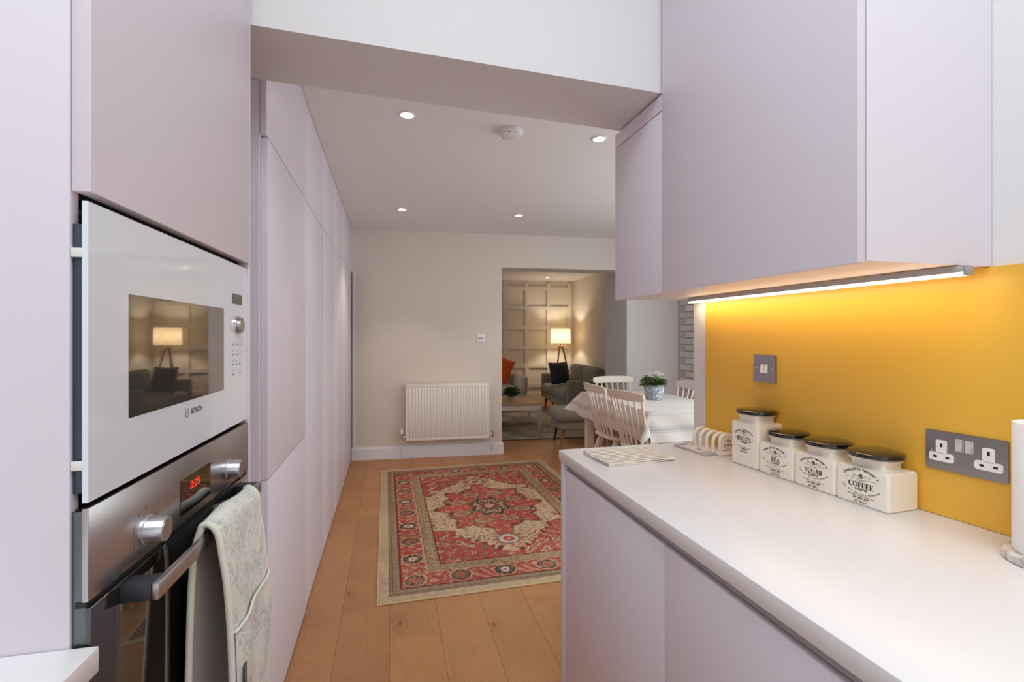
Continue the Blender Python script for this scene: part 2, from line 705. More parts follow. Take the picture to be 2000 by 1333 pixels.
bm = nbm()                                 # downstand beam between the two ceilings
zl, zr = 2.130 , 2.0985
xl, xr = -0.999, 1.35
zA = zl + (zr - zl) * (xl + 0.35) / 1.205
zB = zl + (zr - zl) * (xr + 0.35) / 1.205
BY0, BY1 = 1.404, 1.700
loft(bm, [[(xl, BY0, zA), (xl, BY1, zA), (xl, BY1, 3.08), (xl, BY0, 3.08)],
          [(xr, BY0, zB), (xr, BY1, zB), (xr, BY1, 3.08), (xr, BY0, 3.08)]])
struct('trim_1', bm, M_WHITE, label='white plastered downstand beam across the kitchen')

bm = nbm()
box(bm, -1.0, 3.45, BY1, 5.66, HZ, HZ + 0.1)
box(bm, 1.36, 3.45, 0.9, BY1, HZ, HZ + 0.1)
struct('ceiling_dining', bm, M_CEIL)

OPL, OPR, PIER = 1.594, 3.062, 0.68
bm = nbm()
box(bm, -0.7, OPL, 0, 0.30, 0, HZ, mat=MBW)
box(bm, OPL, OPR, 0, 0.30, 2.067, HZ, mat=MBW)
struct('wall_back', bm, M_GREIGE)
bm = nbm()
box(bm, OPR, 4.2, 0, PIER, 0, HZ, mat=MBW)
struct('wall_pier', bm, M_WHITE)

bm = nbm()
box(bm, 0.0, OPL + 0.016, -0.018, 0.0, 0, 0.115, mat=MBW)
box(bm, 0.0, OPL + 0.010, -0.012, 0.0, 0.115, 0.13, mat=MBW)
box(bm, OPL, OPL + 0.016, 0.0, 0.30, 0, 0.125, mat=MBW)
struct('baseboard_back', bm, M_TRIM)
bm = nbm()
box(bm, 0.008, 0.03, -0.012, 0.0, 0.13, 1.97, mat=MBW)
struct('trim_2', bm, M_TRIM, label='white vertical door trim at the end of the tall units')

# living room shell
bm = nbm()
box(bm, -0.9, 4.2, 4.30, 4.42, 0, HZ, mat=MBW)
w_liv = struct('wall_living', bm, M_LIVWALL)
bm = nbm()
box(bm, 3.77, 3.89, PIER, 4.30, 0, HZ, mat=MBW)
struct('wall_living_right', bm, M_LIVWALL)
bm = nbm()
box(bm, 0.25, 0.37, 0.30, 4.30, 0, HZ, mat=MBW)
struct('wall_living_left', bm, M_LIVWALL)
bm = nbm()
box(bm, -0.9, 4.2, 0.32, 4.42, HZ, HZ + 0.1, mat=MBW)
struct('ceiling_living', bm, M_CEIL)
# square wall panelling: battens standing proud
PX = [0.97 + 0.452 * i for i in range(7)]      # batten centres along a
PZ = [0.30 + 0.392 * i for i in range(6)]
for i, a in enumerate(PX):
    b2 = nbm()
    box(b2, a - 0.038, a + 0.038, 4.270, 4.300, 0.14, HZ - 0.06, 0.002, 1, mat=MBW)
    obj('batten', b2, M_LIVWALL, w_liv, False)
for z in PZ:
    for a0, a1 in zip(PX[:-1], PX[1:]):
        b2 = nbm()
        box(b2, a0 + 0.038, a1 - 0.038, 4.270, 4.300, z - 0.038, z + 0.038, 0.002, 1, mat=MBW)
        obj('batten', b2, M_LIVWALL, w_liv, False)
bm = nbm()
box(bm, 0.37, 3.77, 4.278, 4.30, 0, 0.14, mat=MBW)
struct('baseboard_living', bm, M_LIVWALL)

# dining side: front wall with glazed door, right wall with white painted bricks
bm = nbm()
box(bm, 1.30, 1.6, 0.88, 1.0, 0, HZ)
box(bm, 3.1, 3.42, 0.88, 1.0, 0, HZ)
box(bm, 1.6, 3.1, 0.88, 1.0, 2.25, HZ)
struct('wall_dining_front', bm, M_WHITE)
window('window_2', 1.6, 3.1, 0.94, 0.02, 2.25)
bm = nbm()
box(bm, 3.312, 3.43, 3.7, 5.2, 0, HZ)
box(bm, 3.312, 3.43, 0.88, 1.8, 0, HZ)
box(bm, 3.312, 3.43, 1.8, 3.7, 0, 0.45)  # unseen opening added for the side fill
box(bm, 3.312, 3.43, 1.8, 3.7, 2.25, HZ)
w_din = struct('wall_dining_right', bm, paint('brick_mortar', (196, 190, 186), rough=0.9, bump=0.3))
t = NT('white_painted_brick')
oi = t.n('ShaderNodeObjectInfo')
co = t.coords('Object')
t.set(color=t.mix(oi.outputs['Random'], lin((206, 200, 196)), lin((226, 221, 216))), rough=0.75)
t.bump(t.noise(co, 60.0, 3.0), 0.5, 0.004)
b2 = nbm()
box(b2, -0.016, 0.0, 0.0, 0.212, 0.0, 0.064, 0.004, 1)
brick_me = mesh_of('brick', b2, t.m)
for k in range(32):
    y = 5.02 - (0.11 if k % 2 else 0.0)
    for j in range(5):
        yy = y - (j + 1) * 0.224
        o = obj('brick', brick_me, parent=w_din, loc=(3.312 + rnd.uniform(-0.003, 0.002), yy, 0.004 + k * 0.0755), rot=(rnd.uniform(-.006, .006), 0, rnd.uniform(-.012, .012)))
# ------------------------------------------------------------------ oven tower on the left
AL = R(2.02)
HLOC = (-0.376, 0.737, 0.0)
HRZ = -AL
X, Y, Z = Vector((1, 0, 0)), Vector((0, 1, 0)), Vector((0, 0, 1))

hs = thing('oven_housing_cabinet', 'tall lilac cabinet housing the microwave and oven', 'cabinet', HLOC, HRZ)
bxo('end_panel', M_LILAC, hs, -0.60, -0.0205, 0.0, 0.018, 0, 3.06, 0.001)
bxo('end_panel', M_LILAC, hs, -0.60, 0.0, 0.641, 0.658, 0, 3.06, 0.001)
bxo('door', M_LILAC, hs, -0.0185, 0.003, 0.0, 0.638, 1.4955, 3.05, 0.0012)
bm = nbm()
box(bm, -0.60, -0.0215, 0.0185, 0.6405, 1.502, 3.06)
box(bm, -0.60, -0.0215, 0.0185, 0.6405, 0.10, 0.470)
box(bm, -0.60, -0.59, 0.0185, 0.6405, 0.470, 1.502)
obj('carcass', bm, M_LILAC_IN, hs)
bxo('niche_shade_plate', M_DARK, hs, -0.5, -0.024, 0.019, 0.640, 1.490, 1.5015)  # dark plate paints in the shade of the gap above the microwave
bxo('drawer_front', M_LILAC, hs, -0.0185, 0.003, 0.0, 0.638, 0.10, 0.468, 0.0012)
bxo('plinth', M_LILAC, hs, -0.56, -0.05, 0.02, 0.638, 0.0, 0.099)

M_WGLASS = paint('white_backed_glass', (226, 230, 236), rough=0.06, var=0.004, spec=0.5, coat=0.3)
M_BGLASS = NT('black_oven_glass').set(color=(0.010, 0.008, 0.007, 1), rough=0.03, spec=1.0, coat=0.9, coat_rough=0.02).m
t = NT('smoked_microwave_glass')
t.set(color=(0.055, 0.047, 0.042, 1), rough=0.035, spec=1.0, coat=1.0, coat_rough=0.02)
t.b.inputs['Coat IOR'].default_value = 1.9
M_MWIN = t.m
M_SLATE = paint('slate_steel_body', (70, 78, 90), rough=0.4, metal=0.5)
M_BLACKPL = paint('black_plastic', (24, 24, 27), rough=0.45)
M_PRINT = paint('grey_print', (92, 92, 98), rough=0.6)
M_PRINTL = paint('light_grey_print', (140, 140, 148), rough=0.6)

mw = thing('microwave_oven', 'white glass built-in microwave above the oven', 'microwave', HLOC, -R(1.55))
bxo('body', M_BLACKPL, mw, -0.46, -0.026, 0.022, 0.636, 1.098, 1.478)
bxo('mounting_flange', M_SLATE, mw, -0.024, -0.0075, 0.006, 0.636, 1.105, 1.455, 0.001)
for zc in (1.417, 1.142):
    bxo('clip', paint('white_clip', (226, 224, 218), rough=0.5), mw, -0.020, -0.0072, 0.0, 0.0055, zc - 0.006, zc + 0.006, 0.001)
# front glass with the viewing window let into it
bm = nbm()
gx0, gx1 = -0.007, 0.0
W0, W1, WZ0, WZ1 = 0.0931, 0.4814, 1.1875, 1.3715
for (a0, a1, c0, c1) in ((0.0, 0.5, 1.0945, WZ0), (0.0, 0.5, WZ1, 1.4833), (0.0, W0, WZ0, WZ1), (W1, 0.5, WZ0, WZ1)):
    box(bm, gx0, gx1, a0, a1, c0, c1)
bmesh.ops.remove_doubles(bm, verts=bm.verts, dist=0.0001)
gl = obj('door_glass', bm, M_WGLASS, mw, False)
bxo('window', M_MWIN, mw, gx0, 0.0002, W0, W1, WZ0, WZ1)
bxo('control_panel', M_WGLASS, mw, gx0, gx1, 0.5012, 0.6385, 1.0945, 1.4833, 0.0006, 1)
bxo('display', paint('grey_display', (88, 84, 84), rough=0.2), mw, 0.0, 0.0006, 0.5342, 0.604, 1.386, 1.4106)
bm = nbm()
cyl(bm, (0, 0.5716, 1.335), (0.004, 0.5716, 1.335), 0.0232, 0.0232, 28)
dl = obj('dial', bm, M_CHROME, mw)
bm = nbm()
cyl(bm, (0.0041, 0.5716, 1.335), (0.012, 0.5716, 1.335), 0.018, 0.017, 28)
obj('dial_grip', bm, paint('champagne_dial', (176, 168, 156), rough=0.3, metal=0.8), dl)
bm = nbm()
P = Vector((0.0006, 0, 0))
for r_ in range(4):
    for c_ in range(3):
        if r_ == 3 and c_ == 1:
            continue
        yc, zc = 0.541 + c_ * 0.025, 1.288 - r_ * 0.0235
        strip(bm, [(-.7, 0), (-.2, 0)], 0.5, P + Y * yc + Z * zc, Y, Z, 0.007)
        strip(bm, [(.2, 0), (.6, 0)], 0.6, P + Y * yc + Z * zc, Y, Z, 0.007)
        strip(bm, [(-.6, 0), (.6, 0)], 0.12, P + Y * yc + Z * (zc + 0.009), Y, Z, 0.009)
obj('button_print', bm, M_PRINTL, mw, False)['kind'] = 'stuff'
bm = nbm()
text(bm, 'BOSCH', 0.0150, P + Y * 0.3335 + Z * 1.1605, Y, Z, bold=0.018, width=0.050)
oc = P + Y * 0.2905 + Z * 1.1655
strip(bm, arcp(0, 0, 1, 1, 0, 360, 32), 0.12, oc, Y, Z, 0.0082)
strip(bm, arcp(-.18, 0, .62, .62, 125, 235, 10), 0.14, oc, Y, Z, 0.0082)
strip(bm, arcp(.18, 0, .62, .62, -55, 55, 10), 0.14, oc, Y, Z, 0.0082)
strip(bm, [(-.35, 0), (.35, 0)], 0.16, oc, Y, Z, 0.0082)
obj('maker_logo', bm, M_PRINT, mw, False)

ov = thing('built_in_oven', 'stainless steel built-in oven with black glass door', 'oven', HLOC, HRZ)
bm = nbm()
box(bm, -0.52, -0.024, 0.024, 0.634, 0.475, 1.086)
obj('body', bm, M_BLACKPL, ov)
bxo('side_trim', steel('grey_side_trim', (120, 124, 126), 0.35), ov, -0.0235, -0.005, 0.004, 0.010, 0.49, 1.082, 0.0015)
bxo('control_panel', M_STEEL, ov, -0.0075, 0.0, 0.0, 0.6385, 0.966, 1.087, 0.0012)
bxo('panel_backing', M_BLACKPL, ov, -0.0230, -0.0078, 0.011, 0.632, 0.970, 1.083)
dp = bxo('display', M_BGLASS, ov, -0.001, 0.0006, 0.2574, 0.3943, 0.981, 1.0466)
bm = nbm()
text(bm, '0:05', 0.021, Vector((0.0011, 0.318, 1.0195)), Y, Z, bold=0.01, width=0.042)
obj('digits', bm, emit('red_led_digits', (255, 70, 40), 0.7), dp, False)


def knob(yc, zc):
    b = nbm()
    prof = [(0.0, .0232), (0.004, .0232), (0.005, .0215), (0.027, .0195), (0.0295, .0185), (0.030, .0165)]
    prev = None
    for (xx, rr) in prof:
        rg = [b.verts.new((xx, yc + math.cos(2 * PI * i / 36) * rr, zc + math.sin(2 * PI * i / 36) * rr)) for i in range(36)]
        if prev:
            bridge(b, prev, rg)
        prev = rg
    b.faces.new(prev)
    k = obj('knob', b, paint('satin_silver_knob', (206, 208, 212), rough=0.3, metal=0.9), ov)
    b = nbm()
    cyl(b, (0.0301, yc, zc), (0.0306, yc, zc), 0.0160, 0.0160, 28)
    obj('knob_face', b, M_STEEL, k)


knob(0.140, 1.0045)
knob(0.490, 1.0055)
P = Vector((0.0004, 0, 0))
for yc in (0.140, 0.490):
    bm = nbm()
    for k, a in enumerate((90, 55, 20, 125, 160, 200, 340, 240)):
        px = P + Y * (yc + math.cos(R(a)) * 0.036) + Z * (1.005 + math.sin(R(a)) * 0.036)
        if k % 2 == 0:
            strip(bm, [(-.5, -.6), (.5, -.6), (.5, .6), (-.5, .6), (-.5, -.6)], 0.18, px, Y, Z, 0.005)
        else:
            strip(bm, [(0, -.7), (0, .7)], 0.22, px, Y, Z, 0.005)
    obj('symbol_print', bm, M_PRINT, ov, False)['kind'] = 'stuff'
# door: black glass slab with steel edge
bxo('door_frame', M_SLATE, ov, -0.0165, -0.0065, 0.011, 0.6300, 0.492, 0.955)
dr = bxo('door', M_BGLASS, ov, -0.006, 0.001, 0.003, 0.6355, 0.490, 0.9575, 0.0012)
bxo('vent_strip', M_BLACKPL, ov, -0.0165, -0.004, 0.003, 0.6355, 0.9580, 0.9655)
hd = bxo('handle', M_STEEL, ov, 0.040, 0.050, 0.068, 0.572, 0.927, 0.951, 0.0015)
for y0 in (0.068, 0.536):
    bxo('handle_bracket', paint('dark_handle_bracket', (48, 50, 55), rough=0.4), hd, 0.0008, 0.0398, y0, y0 + 0.036, 0.927, 0.951, 0.001)

# ------------------------------------------------------------------ double oven glove over the handle
og = thing('oven_glove', 'pale leaf-print double oven glove hanging over the oven handle', 'oven glove', (-0.376 + 0.4 * math.sin(AL), 0.737 + 0.4 * math.cos(AL), 0), HRZ)


def leaf_print():
    t = NT('leaf_print_cotton')
    co = t.coords('Object')
    wp = t.n('ShaderNodeTexNoise')
    wp.inputs['Scale'].default_value = 22.0
    t.l(co, wp.inputs['Vector'])
    vm = t.n('ShaderNodeVectorMath', operation='MULTIPLY_ADD')
    t.l(wp.outputs['Color'], vm.inputs[0])
    vm.inputs[1].default_value = (0.05, 0.05, 0.05)
    t.l(co, vm.inputs[2])
    mp = t.n('ShaderNodeMapping')
    mp.inputs['Scale'].default_value = (1, 1.0, 0.55)
    t.l(vm.outputs[0], mp.inputs['Vector'])
    vo = t.n('ShaderNodeTexVoronoi', feature='DISTANCE_TO_EDGE')
    vo.inputs['Scale'].default_value = 95.0
    t.l(mp.outputs[0], vo.inputs['Vector'])
    leaf = t.ramp(vo.outputs['Distance'], [(0.06, (0, 0, 0, 1)), (0.14, (1, 1, 1, 1))])
    patch = t.ramp(t.noise(co, 26.0, 2.0), [(0.40, (0, 0, 0, 1)), (0.58, (1, 1, 1, 1))])
    m = t.math('MULTIPLY', leaf, t.math('ADD', t.math('MULTIPLY', patch, 0.75), 0.25))
    c1 = t.mix(m, lin((226, 224, 212)), lin((188, 192, 188)))
    dot = t.ramp(t.noise(co, 45.0, 1.0), [(0.68, (0, 0, 0, 1)), (0.72, (1, 1, 1, 1))])
    c2 = t.mix(t.math('MULTIPLY', dot, 0.35), c1, lin((224, 196, 168)))
    t.set(color=c2, rough=0.95, spec=0.1)
    t.b.inputs['Sheen Weight'].default_value = 0.2
    t.bump(t.noise(co, 500.0, 2.0), 0.25, 0.002)
    return t.m


M_GLOVE = leaf_print()
M_GLOVEIN = fabric('glove_lining', (188, 176, 168), var=0.25, scale=120)
M_BIND = fabric('cream_binding', (230, 225, 206), var=0.08)
GY0, GY1 = -0.155, 0.088        # along the handle, local to the glove's base


def glove_line(f):
    """centre line of the folded strip in (x, z); f shifts from near edge (0) to far edge (1)"""
    wob = 0.006 * math.sin(f * 9.0)
    bx = 0.0235 + 0.004 * f
    fx = 0.083 - 0.010 * f + wob * 0.5
    tz = 0.963 + 0.006 * math.sin(f * 5.0 + 0.6)
    pts = [(bx - 0.004, 0.46), (bx - 0.004, 0.60), (bx - 0.002, 0.74), (bx + 0.001, 0.86), (bx + 0.006, 0.925), (bx + 0.014, tz - 0.010)]
    cx = (bx + fx) / 2 - 0.006
    pts += [(cx - 0.005, tz + 0.001), (cx + 0.006, tz + 0.000), (cx + 0.018, tz - 0.018), (fx - 0.010, 0.905), (fx - 0.003, 0.86), (fx + 0.003, 0.79),
            (fx + 0.007 + wob, 0.70), (fx + 0.008 - wob, 0.60), (fx + 0.006, 0.46)]
    return pts


def smooth2(pts, n=4):
    out = []
    for i in range(len(pts) - 1):
        p0, p1, p2, p3 = pts[max(i - 1, 0)], pts[i], pts[i + 1], pts[min(i + 2, len(pts) - 1)]
        for k in range(n):
            q = k / n
            out.append(tuple(0.5 * ((2 * p1[j]) + (-p0[j] + p2[j]) * q + (2 * p0[j] - 5 * p1[j] + 4 * p2[j] - p3[j]) * q * q + (-p0[j] + 3 * p1[j] - 3 * p2[j] + p3[j]) * q ** 3) for j in range(len(p1))))
    out.append(tuple(pts[-1]))
    return out


def offset2(pts, d):
    out = []
    for i, p in enumerate(pts):
        a, b = pts[max(i - 1, 0)], pts[min(i + 1, len(pts) - 1)]
        dx, dy = b[0] - a[0], b[1] - a[1]
        k = math.hypot(dx, dy) or 1
        out.append((p[0] - dy / k * d, p[1] + dx / k * d))
    return out


def sheet(bm, rows):
    vv = [[bm.verts.new(p) for p in r] for r in rows]
    for i in range(len(vv) - 1):
        for j in range(len(vv[0]) - 1):
            bm.faces.new((vv[i][j], vv[i][j + 1], vv[i + 1][j + 1], vv[i + 1][j]))
    return vv


NS = 14
outer, inner = [], []
for i in range(NS + 1):
    f = i / NS
    yv = GY0 + (GY1 - GY0) * f
    line = smooth2(glove_line(f))
    puff = 0.0045 + 0.003 * math.sin(PI * f)
    o2 = offset2(line, puff)
    i2 = offset2(line, -puff * 0.7)
    outer.append([(p[0], yv + 0.010 * math.sin((0.95 - p[1]) * 5) * (f - .5), p[1]) for p in o2])
    inner.append([(p[0], yv + 0.010 * math.sin((0.95 - p[1]) * 5) * (f - .5), p[1]) for p in i2])
bm = nbm()
sheet(bm, outer)
obj('outer_cloth', bm, M_GLOVE, og, angle=180)
bm = nbm()
sheet(bm, inner)
obj('lining', bm, M_GLOVEIN, og, angle=180)
for idx in (0, NS):
    bm = nbm()
    pts = [tuple((a + b) / 2 for a, b in zip(p, q)) for p, q in zip(outer[idx], inner[idx])]
    tube(bm, pts, 0.0062, 8)
    obj('edge_binding', bm, M_BIND, og, angle=180)
bm = nbm()
rows = []
for i in range(NS + 1):
    r = [p for p in outer[i] if p[0] > 0.055 and p[2] < 0.775]
    nmin = min(len([p for p in rr if p[0] > 0.055 and p[2] < 0.775]) for rr in outer)
    r = r[-nmin:]
    f = i / NS
    rows.append([(p[0] + 0.004 + 0.003 * math.sin(PI * f), p[1], min(p[2], 0.772)) for p in r])
sheet(bm, rows)
pk = obj('pocket', bm, M_GLOVE, og, angle=180)
bm = nbm()
tube(bm, [r[0] for r in rows], 0.0030, 6)
obj('pocket_binding', bm, M_BIND, pk, angle=180)
tgp = rows[0][int(len(rows[0]) * 0.30)]
bm = nbm()
zt = 0.672
xt = [p for p in rows[1] if p[2] < zt + 0.02][0][0] + 0.0022
box(bm, xt, xt + 0.0012, GY0 + 0.008, GY0 + 0.022, zt - 0.028, zt + 0.028)
tg = obj('brand_tag', bm, paint('navy_tag', (38, 38, 60), rough=0.7), og)
bm = nbm()
for q_ in range(8):
    zz = zt + 0.023 - q_ * 0.0062
    strip(bm, [(-.5, -.4), (.5, .4)] if q_ % 2 else [(-.5, .3), (0, -.4), (.5, .3)], 0.32, Vector((xt + 0.0016, GY0 + 0.0135, zz)), Y, Z, 0.0052)
    strip(bm, [(-.5, .45), (.5, .45)], 0.25, Vector((xt + 0.0016, GY0 + 0.0135, zz)), Y, Z, 0.0052)
obj('tag_print', bm, paint('tag_print_white', (200, 200, 210), rough=0.7), tg, False)['kind'] = 'stuff'

# ------------------------------------------------------------------ near left worktop and its base unit
bm = nbm()
box(bm, -0.53, 0.013, -2.2, -0.001, 0.877, 0.910, 0.002)
lw = obj('worktop', bm, M_WORKTOP, None, loc=HLOC, rot=(0, 0, HRZ))
tag(lw, 'white worktop corner in front of the oven tower', 'worktop')
lb = thing('base_cabinet', 'lilac base cabinet under the worktop corner beside the oven tower', 'cabinet', HLOC, HRZ)
bxo('carcass', M_LILAC_IN, lb, -0.53, -0.021, -2.2, -0.004, 0.10, 0.876)
for k in range(3):
    bxo('door', M_LILAC, lb, -0.020, 0.0, -0.603 - 0.6 * k, -0.005 - 0.6 * k, 0.10, 0.853, 0.0012)
bxo('plinth', M_LILAC, lb, -0.52, -0.05, -2.2, -0.004, 0.0, 0.0995)

# ------------------------------------------------------------------ run of tall units along the left
TXF = -0.384
tall_y = [1.702, 2.44, 3.06, 3.66, 4.30, 5.195]
tall_labels = ['lilac tall cabinet nearest the oven tower, with three stacked doors',
               'lilac tall cabinet, second in the run from the oven tower',
               'lilac tall cabinet in the middle of the run',
               'lilac tall cabinet, second from the radiator wall',
               'lilac tall cabinet at the far end by the radiator wall']
for k in range(5):
    y0, y1 = tall_y[k], tall_y[k + 1]
    tc_ = thing('tall_cabinet', tall_labels[k], 'cabinet', (-0.69, (y0 + y1) / 2, 0), 0, 'run of tall lilac cabinets')
    cx, cy = -0.69, (y0 + y1) / 2
    dx0, dx1 = TXF - 0.02 - cx, TXF - cx
    bxo('carcass', M_LILAC_IN, tc_, -0.98 - cx, dx0 - 0.001, y0 - cy + 0.0005, y1 - cy - 0.0005, 0.0, HZ - 0.001)
    g = 0.014
    ya, yb = y0 - cy, y1 - cy
    zsp = [(0.012, 0.838), (0.842, 1.953)] if k == 0 else [(0.012, 1.953)]
    for (z0, z1) in zsp:
        bxo('door', M_LILAC, tc_, dx0, dx1 - (0.004 if k else 0), ya + g, yb - 0.001, z0, z1, 0.0012)
    bxo('top_door', M_LILAC, tc_, dx0, dx1 - (0.004 if k else 0), ya + 0.001, yb - 0.001, 1.957, HZ - 0.004, 0.0012)

bm = nbm()                                  # dark doorway slot at the end of the run
box(bm, -0.98, TXF - 0.004, 5.196, 5.204, 0, HZ - 0.002)
box(bm, -0.98, TXF - 0.004, 5.204, 5.335, 1.975, HZ - 0.002)
struct('door_1', bm, M_LILAC, label='lilac frame of the dark doorway slot')
bm = nbm()
box(bm, -0.415, -0.400, 5.2045, 5.330, 0.0, 1.974)  # solid black panel stands in for the shade inside the slot
struct('door_slot_shade', bm, M_DARK, label='black panel painted for the shade in the doorway slot')

# ------------------------------------------------------------------ right: base units, worktop
BXF = 0.583
M_BASE = M_LILAC
for k, (y0, y1, lab) in enumerate(((0.942, 1.560, 'lilac base cabinet at the worktop end nearest the rug'),
                                   (0.325, 0.942, 'lilac base cabinet, second from the worktop end'),
                                   (-0.30, 0.325, 'lilac base cabinet nearest the viewer, right side'))):
    cx, cy = 0.86, (y0 + y1) / 2
    bc = thing('base_cabinet', lab, 'cabinet', (cx, cy, 0), 0, 'lilac base cabinets under the right worktop')
    bxo('carcass', M_LILAC_IN, bc, BXF + 0.021 - cx, 0.255, y0 - cy + 0.0005, y1 - cy - 0.0005, 0.10, 0.874)
    bxo('door', M_BASE, bc, BXF - cx, BXF + 0.020 - cx, y0 - cy + 0.0015, y1 - cy - 0.0015, 0.10, 0.850, 0.0015)
    bxo('handle_channel', M_ALU, bc, BXF + 0.0105 - cx, BXF + 0.0195 - cx, y0 - cy + 0.0005, y1 - cy - 0.0005, 0.8535, 0.8755)
    bxo('plinth', M_LILAC, bc, BXF + 0.06 - cx, 0.25, y0 - cy + 0.0005, y1 - cy - 0.0005, 0.0, 0.0995)
ep = bxo('end_panel', M_LILAC, None, 0.579, 1.115, 1.5615, 1.592, 0.0, 0.8755, 0.001)
tag(ep, 'lilac end panel closing the right base cabinets', 'cabinet panel')
bm = nbm()
prism(bm, [(0.5745, 1.602), (0.5745, -1.0), (wallx(-1.0) - 0.001, -1.0), (wallx(1.602) - 0.001, 1.602)], (0, 0, 0.876), X, Y, Z * 0.034)
bmesh.ops.bevel(bm, geom=[e for e in bm.edges], offset=0.0018, segments=2, profile=0.5, affect='EDGES')
rw = obj('worktop', bm, M_WORKTOP)
tag(rw, 'long white worktop with the canisters on it', 'worktop')

# splashback
t = NT('mustard_glass_splashback')
co = t.coords('Object')
t.set(color=t.mix(t.noise(co, 2.0, 2.0), lin((224, 172, 62)), lin((230, 178, 70))), rough=0.33, spec=0.35)
mm = Matrix.Translation((wallx(1.546), 1.546, 0)) @ Matrix.Rotation(WALL_RZ, 4, 'Z')
bm = nbm()
box(bm, -0.006, -0.0006, -2.6, 0.0, 0.9106, 1.4515, 0.0008, 1, mat=mm)
sp = obj('splashback', bm, t.m)
tag(sp, 'mustard yellow splashback behind the canisters', 'splashback')

# ------------------------------------------------------------------ right: wall units
UXF = 0.853
for k, (y0, y1, z1, lab) in enumerate(((0.720, 1.398, 3.06, 'tall lilac wall cabinet above the canisters'),
                                       (1.398, 1.730, 2.078, 'small lilac wall cabinet under the ceiling beam'))):
    cx, cy = 1.0, (y0 + y1) / 2
    uc = thing('wall_cabinet', lab, 'cabinet', (cx, cy, 1.448), 0, 'lilac wall cabinets')
    zb = 1.448
    bm = nbm()
    yk = y1 if k == 0 else y1
    prism(bm, [(UXF - cx + 0.0205, y0 - cy + 0.0004), (wallx(y0) - cx - 0.0015, y0 - cy + 0.0004), (wallx(y1) - cx - 0.0015, y1 - cy - 0.0004), (UXF - cx + 0.0205, y1 - cy - 0.0004)],
          (0, 0, 0.004), X, Y, Z * (z1 - zb - 0.004))
    obj('carcass', bm, M_LILAC, uc, False)
    if k == 0:
        bxo('door', M_LILAC, uc, UXF - cx, UXF + 0.0185 - cx, y0 - cy + 0.001, y1 - cy - 0.001, 0.0, z1 - zb, 0.0012)
    else:
        bxo('door', M_LILAC, uc, UXF - cx, UXF + 0.0185 - cx, y0 - cy + 0.001, y1 - cy - 0.001, 0.0, 2.036 - zb, 0.0012)
        bm = nbm()
        prism(bm, [(y0 - cy + 0.001, 2.040 - zb), (y1 - cy - 0.001, 2.040 - zb), (y1 - cy - 0.001, 2.090 - zb), (y0 - cy + 0.001, 2.090 - zb)], (UXF - cx, 0, 0), Y, Z, X * 0.0185)
        obj('filler_panel', bm, M_LILAC, uc, False)

# LED profile under the wall units
lp = thing('led_strip_light', 'glowing warm strip light under the wall cabinets', 'light', (1.10, 1.15, 1.43), R(1.5))
bxo('profile', M_ALU, lp, -0.009, 0.009, -0.440, 0.440, 0.0065, 0.0195, 0.001)
bxo('diffuser', emit('led_diffuser', (255, 222, 176), 9.0), lp, -0.0075, 0.0075, -0.437, 0.437, 0.0, 0.0063)
bxo('end_cap', paint('grey_end_cap', (160, 158, 156), rough=0.4), lp, -0.0095, 0.0095, -0.447, -0.4405, 0.0, 0.0195, 0.001)
la = area("led_strip_lamp", (1.10, 1.15, 1.428), (1.14, 1.15, 0.9), 0.86, 0.012, 0.56, (1.0, 0.84, 0.60))
la.rotation_euler = (R(-14), 0, R(91.5))
# ------------------------------------------------------------------ canisters
M_CERAM = paint('cream_glazed_ceramic', (238, 229, 214), rough=0.22, var=0.012, nscale=20, coat=0.4)
M_LID = paint('black_lacquered_lid', (26, 22, 18), rough=0.12, var=0.05, coat=0.6)
M_INK = paint('black_ink', (42, 36, 34), rough=0.7)


